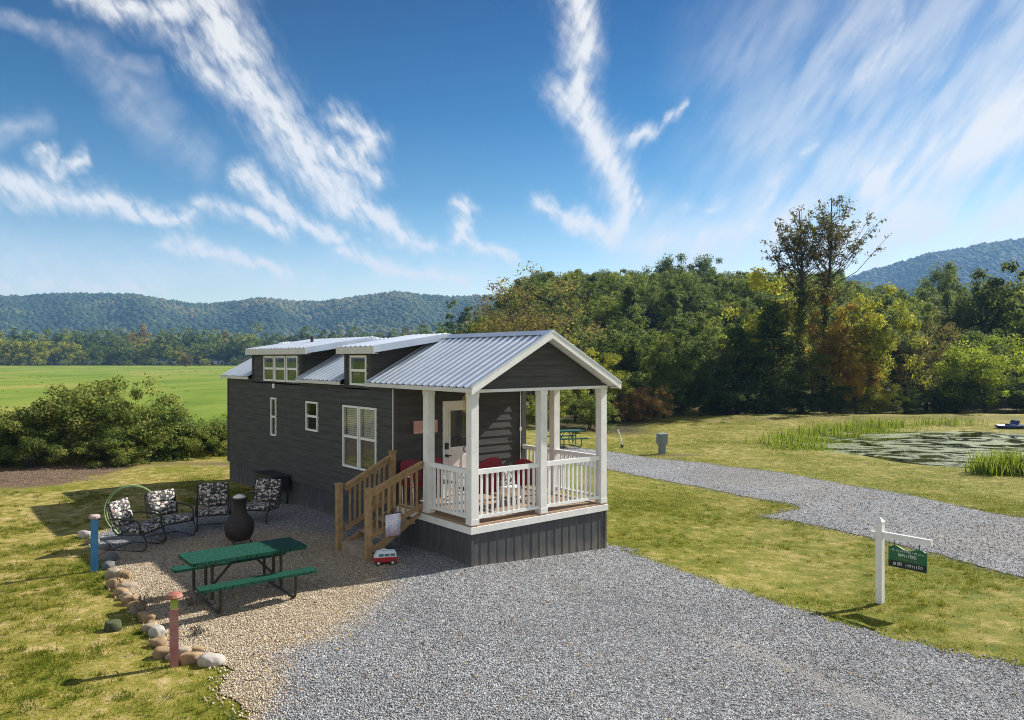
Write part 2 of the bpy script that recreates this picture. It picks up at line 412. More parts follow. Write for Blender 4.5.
# grass blades on the lawns
def grass(name, n, box, excl, label, hmin, hmax, wid, tone, cond=None, clump=.5):
    P = np.column_stack([rng.uniform(box[0], box[1], n), rng.uniform(box[2], box[3], n)])
    q = P[:, 0] / P[:, 1]; ok = np.abs(q) < .71
    P = P[ok]; n = len(P); ok = np.ones(n, bool)
    for e in excl:   # a few blades straggle over the gravel edge
        ins = np.where(in_poly(P, e))[0]; bad = np.ones(len(ins), bool)
        for c0 in range(0, len(ins), 20000):
            q = P[ins[c0:c0 + 20000]]; dmin = np.full(len(q), 9.)
            for bp in range(0, len(e), 40): dmin = np.minimum(dmin, np.sqrt(((q[:, None] - e[None, bp:bp + 40]) ** 2).sum(2)).min(1))
            bad[c0:c0 + 20000] = rng.random(len(q)) > .55 * np.exp(-(dmin / .16) ** 2)
        ok[ins[bad]] = False
    if cond is not None: ok &= cond(P)
    nz = (.5 - patchy(P[:, 0], P[:, 1])) * 4 + (vn(P[:, 0], P[:, 1], 6.) - .5) * .8
    ok &= rng.random(n) < np.clip(.6 + (2.2 if clump > .5 else 1.2) * clump * nz, .03, 1)
    P = P[ok]; nz = nz[ok]; k = len(P)
    h = rng.uniform(hmin, hmax, k) * (1 + .3 * np.clip(nz, -1, 1)); a = rng.uniform(0, 6.28, k); w = wid * rng.uniform(.6, 1.4, k)
    ln = rng.uniform(.2, 1.0, k) * h; b = rng.uniform(0, 6.28, k); z = terrain(P[:, 0], P[:, 1]) - .004
    dx, dy = np.cos(a) * w, np.sin(a) * w
    V = np.stack([np.stack([P[:, 0] - dx, P[:, 1] - dy, z], 1), np.stack([P[:, 0] + dx, P[:, 1] + dy, z], 1),
                  np.stack([P[:, 0] + np.cos(b) * ln, P[:, 1] + np.sin(b) * ln, z + h], 1)], 1).reshape(-1, 3)
    c = np.clip(tone + rng.normal(0, .15, k) - (.4 if clump > .5 else .17) * nz, 0, 1)
    o = link(name, np_mesh(name, V, np.arange(3 * k).reshape(-1, 3), M_BLADE, attrs={'v': c}), kind='stuff'); return tag(o, label, 'grass')
grass('lawn_grass', 260000, (1.5, 17, 8.6, 24), [PADB, DRVB], 'short mown grass of the lawn strip between the two gravel areas', .012, .035, .006, .5, clump=.3)
grass('yard_grass', 260000, (-16, -2.2, 7.2, 25), [PADB], 'patchy dry grass of the yard left of the stone edging', .012, .045, .006, .70,
      cond=lambda P: ~((P[:, 1] + .1 * (P[:, 0] + 14) > 20.5) & (P[:, 0] < -11)), clump=.6)
grass('far_lawn_grass', 150000, (3, 32, 20, 52), [DRVB], 'mown grass between the far driveway and the pond', .02, .05, .014, .55,
      cond=lambda P: (np.hypot((P[:, 0] - 24.7) / 11, (P[:, 1] - 36.5) / 9.5) > 1.0), clump=.3)

V, Fc, c = stones(5500, np.array([(-24, 22.6), (-15.6, 22.2), (-14.2, 22.6), (-13.2, 23.6), (-13.0, 25.5), (-13.6, 27.4), (-24, 27.4)], float), (.015, .06), -.012, lambda x, y: x * 0 + 1)
o = link('soil_clods', np_mesh('soil_clods', V, Fc, pm('soil_clod', (.10, .065, .045), (.18, .125, .085), 3, .95), attrs={'v': c}), kind='stuff'); tag(o, 'brown clods of the dug soil strip before the brush', 'soil')
def tufts(name, n, box, excl, label, tone, dens):
    C = np.column_stack([rng.uniform(box[0], box[1], n), rng.uniform(box[2], box[3], n)]); ok = (np.abs(C[:, 0] / C[:, 1]) < .71) & (rng.random(n) < np.clip(.5 + 3 * (.5 - patchy(C[:, 0], C[:, 1])), 0.03, 1))
    for e in excl: ok &= ~in_poly(C, e)
    ok &= ~((C[:, 1] > 21.5) & (C[:, 0] < -11)); C = C[ok]; k = len(C) * dens; sz = np.repeat(rng.uniform(.5, 1.4, len(C)), dens)
    P = np.repeat(C, dens, 0) + rng.normal(0, .045, (k, 2)) * sz[:, None]; a = rng.uniform(0, 6.28, k); b = rng.uniform(0, 6.28, k); h = rng.uniform(.03, .095, k) * sz; ln = h * rng.uniform(.3, 1.1, k); z = terrain(P[:, 0], P[:, 1]) - .004; w = .005
    o3 = np.column_stack([np.cos(a) * w, np.sin(a) * w, 0 * a]); c0 = np.column_stack([P, z])
    V = np.stack([c0 - o3, c0 + o3, c0 + np.column_stack([np.cos(b) * ln, np.sin(b) * ln, h])], 1).reshape(-1, 3)
    v = np.clip(np.repeat(rng.normal(tone, .16, len(C)), dens) + rng.normal(0, .1, k), 0, 1)
    tag(link(name, np_mesh(name, V, np.arange(3 * k).reshape(-1, 3), M_BLADE, attrs={'v': v}), kind='stuff'), label, 'grass')
tufts('yard_tufts', 4200, (-16, -2.2, 7, 22), [PADB], 'taller green grass tufts scattered over the dry yard at the left', .30, 34)
tufts('lawn_tufts', 3200, (1.5, 17, 8.6, 22), [PADB, DRVB], 'taller grass tufts scattered over the mown lawn strip', .40, 26)
P = np.column_stack([rng.uniform(-12, 14, 2600), rng.uniform(7, 24, 2600)]); P = P[(np.abs(P[:, 0]) < .71 * P[:, 1]) & ~((P[:, 0] > -7) & (P[:, 0] < 4) & (P[:, 1] > 13.5))]; k = len(P)
c = np.column_stack([P, terrain(P[:, 0], P[:, 1]) + .034]); a = rng.uniform(0, 6.28, k); r = rng.uniform(.015, .032, k); u = np.column_stack([np.cos(a) * r, np.sin(a) * r, rng.normal(0, .008, k)]); v = np.column_stack([-np.sin(a) * r * .6, np.cos(a) * r * .6, rng.normal(0, .008, k)])
o = link('fallen_leaves', np_mesh('fallen_leaves', np.stack([c - u, c - v, c + u, c + v], 1).reshape(-1, 3), np.arange(4 * k).reshape(-1, 4), attr_ramp_mat('dry_leaf', [(0, (.10, .06, .03)), (.6, (.26, .16, .07)), (1, (.40, .28, .10))]), attrs={'v': rng.random(k)}), kind='stuff'); tag(o, 'small fallen brown leaves scattered on the lawns and gravel', 'leaves')
# pond
def pond_material():
    m, t, b = newmat('pond_water')
    co = t.add('ShaderNodeTexCoord').outputs['Object']
    st = t.vm('MULTIPLY', co, (.7, 1.0, 1.))
    n = t.noise(st, .7, 7, .68, 1.0).outputs[0]; n2 = t.noise(co, 9, 3, .6).outputs[0]
    f = t.mr(t.m('ADD', n, t.m('MULTIPLY_ADD', n2, .22, -.11)), .46, .55)
    alg = t.ramp(n2, [(.3, (.055, .085, .02)), (.5, (.125, .15, .055)), (.7, (.20, .22, .115))])
    t.l.new(t.mix(f, (.012, .016, .008), alg), b.inputs['Base Color'])
    t.l.new(t.m('MULTIPLY_ADD', f, .62, .05), b.inputs['Roughness'])
    bp = t.add('ShaderNodeBump', {'Height': t.noise(st, 5, 3).outputs[0], 'Strength': .15, 'Distance': .02}); t.l.new(bp.outputs[0], b.inputs['Normal'])
    return m
PP = [(24.7 + 11.0 * .97 * math.cos(a), 36.5 + 9.5 * .97 * math.sin(a)) for a in np.linspace(0, 2 * math.pi, 40, endpoint=False)]
sheet('pond_water', PP, pond_material(), 0, 1.2, .6, .0, zfun=lambda V: np.full(len(V), -.565))
# ------------------------------------------------------------------ house materials
M_SIDE = pm('dark_lap_siding', (.055, .053, .050), (.080, .077, .072), 5, .75, .35, 30, stretch=(.25, .25, 3), spec=.25)
M_SKIRT = pm('dark_vertical_skirting', (.058, .060, .063), (.088, .088, .090), 5, .7, .2, 30, stretch=(3, 3, .3), spec=.3)
def add_splash(m):
    t = NT(m.node_tree); b = t.n['Principled BSDF']; src = b.inputs['Base Color'].links[0].from_socket
    co = t.add('ShaderNodeTexCoord').outputs['Object']; z = t.add('ShaderNodeSeparateXYZ', {0: co}).outputs[2]
    n = t.noise(t.vm('MULTIPLY', co, (1, 1, .5)), 7, 4, .65).outputs[0]
    f = t.mr(t.m('SUBTRACT', t.m('MULTIPLY', n, .55), z), .05, .38, 0, .55)
    t.l.new(t.mix(f, src, (.20, .17, .135)), b.inputs['Base Color'])
add_splash(M_SKIRT)
M_GROOVE = pm('skirting_batten', (.11, .115, .125), (.075, .08, .09), 6, .6)
M_WHITE = pm('white_painted_wood', (.80, .79, .77), (.70, .69, .67), 4, .5, .1, 30)
M_VINYL = pm('white_vinyl', (.82, .82, .81), (.77, .77, .76), 4, .35)
M_METAL = pm('galvalume_roof', (.60, .66, .74), (.52, .58, .66), 2.2, .42, .05, 8, metal=.6)
M_FASC = pm('pale_fascia_metal', (.66, .64, .62), (.58, .56, .54), 3, .45)
M_DECK = pm('brown_deck_boards', (.36, .24, .15), (.25, .16, .10), 8, .7, .2, 30, stretch=(1, 6, 1))
M_CEDAR = pm('treated_pine', (.40, .26, .125), (.28, .175, .085), 5, .75, .3, 30, stretch=(2, 2, 2))
M_GREYW = pm('weathered_tread', (.36, .30, .23), (.25, .20, .15), 6, .85, .3, 30)
M_DOOR = pm('cream_door_paint', (.76, .72, .68), (.72, .68, .64), 3, .45)
M_BLACK = pm('black_metal', (.018, .018, .02), (.03, .03, .032), 10, .45)
M_DARKIN = pm('dark_interior', (.05, .045, .04), (.03, .03, .03), 4, .9)
M_BLIND = pm('window_blind', (.82, .82, .80), (.74, .74, .72), 4, .6)
def screen_mat():
    m, t, b = newmat('insect_screen'); b.inputs['Base Color'].default_value = (.06, .065, .07, 1); b.inputs['Roughness'].default_value = .8
    tr = t.add('ShaderNodeBsdfTransparent'); mx = t.add('ShaderNodeMixShader', {0: .62, 1: tr.outputs[0], 2: b.outputs[0]}); t.l.new(mx.outputs[0], t.n['Material Output'].inputs[0]); return m
M_SCREEN = screen_mat()
M_CEIL = pm('porch_ceiling', (.5, .47, .43), (.42, .40, .36), 4, .7)
M_BRASS = pm('brass', (.62, .42, .14), (.45, .3, .1), 12, .35, metal=.9)
def glass_mat():
    m, t, b = newmat('window_glass')
    g = t.add('ShaderNodeBsdfGlossy', {'Color': (.95, .97, 1, 1), 'Roughness': .02})
    tr = t.add('ShaderNodeBsdfTransparent', {'Color': (.86, .9, .88, 1)})
    fr = t.add('ShaderNodeFresnel', {'IOR': 1.55})
    mx = t.add('ShaderNodeMixShader', {0: t.m('ADD', fr.outputs[0], .05, clamp=True), 1: tr.outputs[0], 2: g.outputs[0]})
    t.l.new(mx.outputs[0], t.n['Material Output'].inputs[0]); return m
M_GLASS = glass_mat()

# ------------------------------------------------------------------ tiny house (local x = across the front, local y = along the side)
YAW = R(39.246); HX, HY = -.732, 13.726
W, LEN, PO = 3.514, 12.753, 2.675
house = thing('tiny_house', 'charcoal tiny house with metal gable roof, shed dormers and white railed front porch', 'house', (HX, HY, 0), YAW)
HM = Matrix.Translation((HX, HY, 0)) @ Matrix.Rotation(YAW, 4, 'Z')
def hp(a, t, z): return HM @ Vector((a, t, z))
def hpart(name, mb, mat, parent=None, smooth=False): return mb.build(name, mat, parent or house, smooth)
DZ, RZ, TZ, WT = .77, 1.76, .613, 3.2
def lap(mb, P0, U, N, L, z0, z1, ex, openings=(), clip=None):
    P0, U, N = Vector(P0), Vector(U), Vector(N); za = z0
    while za < z1 - 1e-4:
        zb = min(za + ex, z1); cuts = sorted({za, zb} | {z for o in openings for z in o[2:] if za < z < zb})
        off = lambda z: .004 + .018 * (za + ex - z) / ex
        for s0, s1 in zip(cuts[:-1], cuts[1:]):
            zm = (s0 + s1) / 2
            iv = [(0, L)]
            for o in openings:
                if o[2] < zm < o[3]:
                    nv = []
                    for a, b in iv:
                        if o[1] <= a or o[0] >= b: nv.append((a, b)); continue
                        if a < o[0]: nv.append((a, o[0]))
                        if o[1] < b: nv.append((o[1], b))
                    iv = nv
            for a, b in iv:
                a0 = a1 = a; b0 = b1 = b
                if clip:
                    l0, h0 = clip(s0); l1, h1 = clip(s1); a0, b0, a1, b1 = max(a, l0), min(b, h0), max(a, l1), min(b, h1)
                    if b0 - a0 < .01: continue
                    if b1 < a1: a1 = b1 = (a1 + b1) / 2
                p = lambda u, z, d: P0 + U * u + N * d + Vector((0, 0, z))
                mb.add([p(a0, s0, off(s0)), p(b0, s0, off(s0)), p(b1, s1, off(s1)), p(a1, s1, off(s1))], [(0, 1, 2, 3)])
                if s0 == za: mb.add([p(a0, s0, -.0), p(b0, s0, -.0), p(b0, s0, off(s0)), p(a0, s0, off(s0))], [(0, 1, 2, 3)])
        za = zb
# openings on the left wall, given along local y and z
WIN = {'n': (8.92, 9.28, 1.68, 2.72), 's': (6.32, 7.0, 1.99, 2.72), 'd1': (4.22, 4.98, 1.31, 2.72), 'd2': (3.42, 4.19, 1.31, 2.72),
       't1': (9.06, 9.78, 3.17, 3.86), 't2': (8.28, 9.00, 3.17, 3.86), 't3': (7.50, 8.22, 3.17, 3.86), 'b': (3.86, 4.62, 3.19, 3.86)}
DA, DB = (7.36, 10.68), (3.72, 4.89)
EX = .178
wall = MB()
lap(wall, (0, PO, 0), (0, 1, 0), (-1, 0, 0), LEN - PO, .608, WT, EX, [(v[0] - PO, v[1] - PO, v[2], v[3]) for k, v in WIN.items() if k in ('n', 's', 'd1', 'd2')] + [(DA[0] - PO, DA[1] - PO, 3.1, 3.3), (DB[0] - PO, DB[1] - PO, 3.1, 3.3)])
hpart('side_wall', wall, M_SIDE)
wall = MB(); lap(wall, (W, PO, 0), (0, 1, 0), (1, 0, 0), LEN - PO, .5, WT, EX); hpart('side_wall', wall, M_SIDE)
SL = .537; EA = .163
def zroof(a): return 3.27 + SL * (min(a, W - a) + EA)
gclip = lambda z: ((max(0, (z + .13 - 3.27) / SL - EA)), W - max(0, (z + .13 - 3.27) / SL - EA))
wall = MB(); lap(wall, (0, LEN, 0), (1, 0, 0), (0, 1, 0), W, .608, 4.1, EX, (), gclip); hpart('back_wall', wall, M_SIDE)
DOOR = (1.17, 2.11, DZ, 2.86)
wall = MB(); lap(wall, (0, PO, 0), (1, 0, 0), (0, -1, 0), W, DZ, WT, EX, [DOOR]); hpart('front_wall', wall, M_SIDE)
gab = MB(); lap(gab, (0, .03, 0), (1, 0, 0), (0, -1, 0), W, WT + .03, 4.11, .215, (), gclip); hpart('gable', gab, M_SIDE)
b = MB(); b.box(-.012, -.012, WT - .03, W + .012, .10, WT + .026); b.box(-.012, .104, WT - .03, .10, PO - .03, WT + .026); b.box(W - .10, .104, WT - .03, W + .012, PO - .03, WT + .026)
hpart('porch_beam', b, M_WHITE)
b = MB(); b.box(.103, .103, WT - .012, W - .103, PO - .03, WT + .01); hpart('porch_ceiling', b, M_CEIL)
for a, t in ((0, PO), (W, PO), (0, LEN), (W, LEN)):
    b = MB()
    sx = -1 if a == 0 else 1; sy = -1 if t == PO else 1
    b.box(min(a + sx * .028, a - sx * .07), min(t + sy * .028, t - sy * .07), .60 if t != PO else DZ - .1, max(a + sx * .028, a - sx * .07), max(t + sy * .028, t - sy * .07), WT - .031)
    hpart('corner_trim', b, M_SIDE)
b = MB(); b.tube([(-.045, PO + .02, .78), (-.045, PO + .02, WT - .04)], .011, 6); hpart('conduit', b, M_VINYL)
b = MB(); b.tube([(W - .17, PO - .05, 1.2), (W - .17, PO - .05, WT - .02)], .009, 6); b.box(W - .19, PO - .07, 2.1, W - .15, PO - .03, 2.18); hpart('conduit', b, M_VINYL)
# dark inside, floor
b = MB(); b.box(.05, PO + .05, .6, W - .05, LEN - .05, .66); b.box(W * .5, PO + .06, .67, W * .5 + .05, LEN - .06, WT); hpart('interior_partition', b, M_DARKIN)
# skirting
def skirt(mb, p, q, ztop, zbot, sp=.20, out=(0, -1)):
    p, q = Vector((*p, 0)), Vector((*q, 0)); d = q - p; L = d.length; d.normalize(); n = Vector((out[0], out[1], 0))
    mb.cur = 0; mb.obox(p + Vector((0, 0, zbot)) - n * .02, d * L, n * .02, (0, 0, ztop - zbot))
    k = int(L / sp); mb.cur = 1
    for i in range(k + 1):
        u = min(L - .012, max(.002, i * L / k - .006)); mb.obox(p + d * u + n * .0005 + Vector((0, 0, zbot)), d * .011, n * .007, (0, 0, ztop - zbot - .01))
b = MB(); skirt(b, (.03, PO + .0), (.03, LEN - .03), .602, -.15, .21, (-1, 0)); skirt(b, (.03, LEN - .03), (W - .03, LEN - .03), .6, -.15, .21, (0, 1)); skirt(b, (W - .03, PO), (W - .03, LEN), .5, -.5, .21, (1, 0))
hpart('skirting', b, [M_SKIRT, M_GROOVE])
b = MB(); skirt(b, (.02, .02), (W - .02, .02), TZ + .01, -.35, .2, (0, -1)); skirt(b, (.02, .02), (.02, PO), TZ + .01, -.15, .2, (-1, 0)); skirt(b, (W - .02, .02), (W - .02, PO), TZ + .01, -.5, .2, (1, 0))
b.cur = 0; b.box(.002, .002, -.1, .06, .06, TZ); b.box(W - .06, .002, -.35, W - .002, .06, TZ)
hpart('porch_skirting', b, [M_SKIRT, M_GROOVE])
# deck
b = MB(); x = 0.0
for i in range(19):
    y0 = .012 + i * .14; b.box(.012, y0, DZ - .03, W - .012, min(y0 + .134, PO - .02), DZ)
hpart('deck', b, M_DECK)
b = MB(); b.box(-.022, -.022, TZ, W + .022, .01, DZ - .033); b.box(-.022, .012, TZ, .008, PO - .03, DZ - .033); b.box(W - .008, .012, TZ, W + .022, PO - .03, DZ - .033); hpart('deck_trim', b, M_WHITE)
# posts
PW = .165
for a, t in ((0, 0), (W / 2 - PW / 2, 0), (W - PW, 0), (0, 1.45), (W - PW, 1.45)):
    b = MB(); b.box(a + .002, t + .002, DZ, a + PW, t + PW, WT - .032); b.box(a - .006, t - .006, DZ + .001, a + PW + .008, t + PW + .008, DZ + .10); b.box(a - .006, t - .006, WT - .12, a + PW + .008, t + PW + .008, WT - .034)
    hpart('post', b, M_WHITE)
b = MB(); b.box(W - .14, PO - .055, DZ, W - .034, PO - .001, WT - .031); hpart('pilaster', b, M_SIDE)
bal = MB(); bal.box(-.018, -.018, 0, .018, .018, .835 - .03); BAL = bal.build('baluster', M_VINYL, house); BALME = BAL.data; bpy.data.objects.remove(BAL)
def railing(p, q):
    p, q = Vector((*p, 0)), Vector((*q, 0)); d = (q - p); L = d.length; d.normalize()
    b = MB(); up = Vector((0, 0, 1)); s = d.cross(up)
    b.obox(p + Vector((0, 0, RZ - .09)) - s * .035, d * L, s * .07, up * .09)
    r = hpart('railing', b, M_VINYL)
    b = MB(); b.obox(p + Vector((0, 0, .86)) - s * .028, d * L, s * .056, up * .06); b.build('bottom_rail', M_VINYL, r)
    n = round(L / .125); ang = math.atan2(d.y, d.x)
    for i in range(1, n):
        o = link('baluster', BALME, r, p + d * (L * i / n) + Vector((0, 0, .865))); o.rotation_euler.z = ang
h2 = PW / 2
railing((PW, h2), (W / 2 - h2, h2)); railing((W / 2 + h2, h2), (W - PW, h2)); railing((h2, PW), (h2, 1.45)); railing((W - h2, PW), (W - h2, 1.45)); railing((W - h2, 1.45 + PW), (W - h2, PO - .06))
# roof: two ribbed slopes, cut away where the dormers stand
OV = .25; RF, RB = -OV, LEN + .22
def slope(mb, side, t0, t1, a0, a1):
    """ribbed sheet from a0 (eave side) to a1; side 0 = left"""
    m = (lambda a: a) if side == 0 else (lambda a: W - a)
    zz = lambda a: 3.27 + SL * (a + EA)
    ts = [t0]; hs = [0]; pitch = .2286; k = math.floor(t0 / pitch) + 1
    while k * pitch < t1 - .04:
        c = k * pitch
        if c - .035 > t0 + .005:
            ts += [c - .035, c - .015, c + .015, c + .035]; hs += [0, .026, .026, 0]
        k += 1
    ts.append(t1); hs.append(0)
    ups = Vector((-SL if side == 0 else SL, 0, 1)).normalized()
    base = [Vector((m(a), t, zz(a))) + ups * h for t, h in zip(ts, hs) for a in (a0, a1)]
    mb.add(base, [(2 * i, 2 * i + 1, 2 * i + 3, 2 * i + 2) for i in range(len(ts) - 1)] if side == 0 else [(2 * i + 2, 2 * i + 3, 2 * i + 1, 2 * i) for i in range(len(ts) - 1)])
rf = MB()
for side in (0, 1):
    for t0, t1 in ((RF, DB[0]), (DB[1], DA[0]), (DA[1], RB)): slope(rf, side, t0, t1, -EA, W / 2)
    m = (lambda a: a) if side == 0 else (lambda a: W - a)
    for t0, t1 in (DB, DA):   # deck of the roof under the dormers, kept low
        rf.add([(m(.2), t0, 3.5), (m(W / 2), t0, 4.2), (m(W / 2), t1, 4.2), (m(.2), t1, 3.5)], [(0, 1, 2, 3)])
roof = hpart('roof', rf, M_METAL)
# soffit / eave fascia / rake boards
for side in (0, 1):
    m = (lambda a: a) if side == 0 else (lambda a: W - a)
    for t0, t1 in ((RF, DB[0]), (DB[1], DA[0]), (DA[1], RB)):
        b = MB(); x0, x1 = sorted((m(-EA), m(-EA + .022))); b.box(x0, t0, 3.185, x1, t1, 3.262); hpart('eave_fascia', b, M_FASC, roof)
        b = MB(); x0, x1 = sorted((m(-EA + .024), m(-.03))); b.box(x0, t0 + .02, 3.187, x1, t1 - .02, 3.198); hpart('soffit', b, M_FASC, roof)
for side in (0, 1):
    m = (lambda a: a) if side == 0 else (lambda a: W - a)
    for t, d in ((RF - .004, .03), (RB - .026, .03)):
        b = MB(); b.prism([(m(-EA - .006), t, 3.15), (m(W / 2), t, 3.15 + SL * (W / 2 + EA)), (m(W / 2), t, 3.27 + SL * (W / 2 + EA) + .012), (m(-EA - .006), t, 3.275)], (0, d, 0)); hpart('rake_board', b, M_WHITE, roof)
    b = MB(); b.prism([(m(-EA + .03), RF + .03, 3.17), (m(W / 2), RF + .03, 3.17 + SL * (W / 2 + EA) - .02), (m(W / 2), RF + .03, 3.19 + SL * (W / 2 + EA) - .02), (m(-EA + .03), RF + .03, 3.19)], (0, OV - .03, 0)); hpart('rake_soffit', b, M_WHITE, roof)
b = MB()
zr = 3.27 + SL * (W / 2 + EA)
b.add([(W / 2 - .16, RF - .01, zr - .16 * SL + .034), (W / 2, RF - .01, zr + .04), (W / 2 + .16, RF - .01, zr - .16 * SL + .034), (W / 2 - .16, DB[0] - .3, zr - .16 * SL + .034), (W / 2, DB[0] - .3, zr + .04), (W / 2 + .16, DB[0] - .3, zr - .16 * SL + .034)], [(0, 1, 4, 3), (1, 2, 5, 4)])
hpart('ridge_cap', b, M_METAL, roof)
# rake trim flashing (front edge, metal)
b = MB()
for side in (0, 1):
    m = (lambda a: a) if side == 0 else (lambda a: W - a)
    b.prism([(m(-EA - .008), RF - .012, 3.278), (m(W / 2), RF - .012, 3.278 + SL * (W / 2 + EA + .008)), (m(W / 2), RF - .012, 3.312 + SL * (W / 2 + EA + .008)), (m(-EA - .008), RF - .012, 3.312)], (0, .1, 0))
hpart('rake_flashing', b, M_METAL, roof)
# dormers (both slopes)
DSL = (4.36 - 4.06) / (W / 2 + EA)
def ztop(a): return 4.055 + DSL * (a + EA)
for (t0, t1), (r0, r1), keys in ((DA, (6.72, 10.86), ('t1', 't2', 't3')), (DB, (3.30, 5.06), ('b',))):
    for side in (0, 1):
        m = (lambda a: a) if side == 0 else (lambda a: W - a)
        b = MB()
        lap(b, (m(0), t0, 0), (0, 1, 0), (-1 if side == 0 else 1, 0, 0), t1 - t0, 3.13, 3.93, EX, [(WIN[k][0] - t0, WIN[k][1] - t0, WIN[k][2], WIN[k][3]) for k in keys] if side == 0 else [])
        for tc, ny in ((t0, -1), (t1, 1)):   # cheeks
            lap(b, (m(0), tc, 0), (1 if side == 0 else -1, 0, 0), (0, ny, 0), W / 2, 3.26, 4.2, EX, (), lambda z: (max(0, (z - 3.93) / DSL) , (z - 3.27) / SL - EA + .02))
        # dark corner boards
        sx = -1 if side == 0 else 1
        for tc, ny in ((t0, -1), (t1, 1)):
            b.box(min(m(0) + sx * .03, m(.07)), min(tc + ny * .03, tc - ny * .08), 3.2, max(m(0) + sx * .03, m(.07)), max(tc + ny * .03, tc - ny * .08), 3.915)
        hpart('dormer_wall', b, M_SIDE)
        b = MB(); slb = [(m(-EA), r0, ztop(-EA)), (m(W / 2 + .0), r0, ztop(W / 2)), (m(W / 2 + .0), r1, ztop(W / 2)), (m(-EA), r1, ztop(-EA))]
        ts = [r0]; hs = [0.]; k = math.floor(r0 / .2286) + 1
        while k * .2286 < r1 - .04:
            c = k * .2286
            if c - .035 > r0 + .005: ts += [c - .035, c - .015, c + .015, c + .035]; hs += [0, .02, .02, 0]
            k += 1
        ts.append(r1); hs.append(0.)
        vs = [Vector((m(a), t, ztop(a) + h)) for t, h in zip(ts, hs) for a in (-EA, W / 2)]
        b.add(vs, [(2 * i, 2 * i + 1, 2 * i + 3, 2 * i + 2) for i in range(len(ts) - 1)])
        for t in (r0, r1 - .025):
            b.prism([(m(-EA), t, ztop(-EA) - .14), (m(W / 2), t, ztop(W / 2) - .14), (m(W / 2), t, ztop(W / 2) + .012), (m(-EA), t, ztop(-EA) + .012)], (0, .025, 0))
        dr = hpart('dormer_roof', b, M_METAL)
        b = MB(); x0, x1 = sorted((m(-EA - .003), m(-EA + .022))); b.box(x0, r0 - .003, 3.895, x1, r1 + .003, 4.052); x0, x1 = sorted((m(-EA + .024), m(-.03))); b.box(x0, r0 + .03, 3.897, x1, r1 - .03, 3.912)
        hpart('dormer_fascia', b, M_FASC, dr)
b = MB(); b.lathe([(.045, 0), (.045, .16), (.055, .165), (.055, .19)], (1.0, 8.9, ztop(1.0) - .02), 10); hpart('vent_pipe', b, M_BLACK)
# windows
def window(u0, u1, z0, z1, blind=False, wide=.045):
    b = MB(); d0, d1 = -.045, .03
    b.box(d0, u0, z0, d1, u0 + wide, z1); b.box(d0, u1 - wide, z0, d1, u1, z1); b.box(d0, u0 + wide, z1 - wide, d1, u1 - wide, z1); b.box(d0, u0 + wide, z0, d1, u1 - wide, z0 + wide)
    zm = (z0 + z1) / 2; b.box(d0 + .012, u0 + wide, zm - .028, d1, u1 - wide, zm + .028)
    w = hpart('window', b, M_VINYL)
    g = MB(); a, c = u0 + wide, u1 - wide
    g.add([(-.012, a, z0 + wide), (-.012, c, z0 + wide), (-.012, c, zm - .028), (-.012, a, zm - .028)], [(0, 3, 2, 1)])
    g.add([(-.022, a, zm + .028), (-.022, c, zm + .028), (-.022, c, z1 - wide), (-.022, a, z1 - wide)], [(0, 3, 2, 1)])
    g.build('pane', M_GLASS, w)
    s = MB(); s.add([(.006, a, z0 + wide), (.006, c, z0 + wide), (.006, c, zm - .028), (.006, a, zm - .028)], [(0, 3, 2, 1)])
    s.build('insect_screen', M_SCREEN, w)
    if blind:
        s = MB(); z = z0 + wide + .03
        while z < z1 - wide:
            s.obox((.045, a + .004, z), (.014, 0, .032), (0, c - a - .008, 0), (.001, 0, .003)); z += .047
        s.build('blind', M_BLIND, w)
    return w
for k, v in WIN.items(): window(*v, blind=k in ('d1', 'd2'))
b = MB(); b.box(-.05, 9.02, 2.98, -.02, 9.14, 3.10); hpart('wall_vent', b, M_VINYL)
# door
b = MB(); a0, a1, z0, z1 = DOOR; gx0, gx1, gz0, gz1 = 1.36, 1.92, 1.84, 2.66
y0, y1 = PO - .01, PO + .035
b.box(a0 + .045, y0, z0 + .02, gx0, y1, z1 - .045); b.box(gx1, y0, z0 + .02, a1 - .045, y1, z1 - .045); b.box(gx0, y0, z0 + .02, gx1, y1, gz0); b.box(gx0, y0, gz1, gx1, y1, z1 - .045)
for s0, s1 in ((1.33, 1.60), (1.68, 1.95)): b.box(s0, y0 - .01, .95, s1, y0 - .001, 1.66)
door = hpart('door', b, M_DOOR)
b = MB(); b.box(a0 - .0, PO - .035, z0, a0 + .042, PO + .06, z1); b.box(a1 - .042, PO - .035, z0, a1, PO + .06, z1); b.box(a0 + .043, PO - .035, z1 - .042, a1 - .043, PO + .06, z1); b.build('door_frame', M_WHITE, door)
b = MB(); b.add([(gx0, PO + .01, gz0), (gx1, PO + .01, gz0), (gx1, PO + .01, gz1), (gx0, PO + .01, gz1)], [(0, 1, 2, 3)]); b.build('pane', M_GLASS, door)
b = MB()
for q in ((gx0 - .03, gz0 - .03, gx0 + .01, gz1 + .03), (gx1 - .01, gz0 - .03, gx1 + .03, gz1 + .03), (gx0 + .011, gz0 - .03, gx1 - .011, gz0 + .01), (gx0 + .011, gz1 - .01, gx1 - .011, gz1 + .03)): b.box(q[0], y0 - .014, q[1], q[2], y0 - .001, q[3])
b.build('glass_trim', M_WHITE, door)
b = MB(); b.box(1.235, y0 - .05, 1.81, 1.305, y0 - .001, 1.95); b.build('keypad_lock', M_BLACK, door)
b = MB(); b.tube([(1.27, y0, 1.67), (1.27, y0 - .05, 1.67), (1.27, y0 - .06, 1.67)], [.035, .02, .035], 10); b.tube([(1.27, y0 - .055, 1.67), (1.37, y0 - .055, 1.67)], .012, 6); b.build('handle', M_BLACK, door)
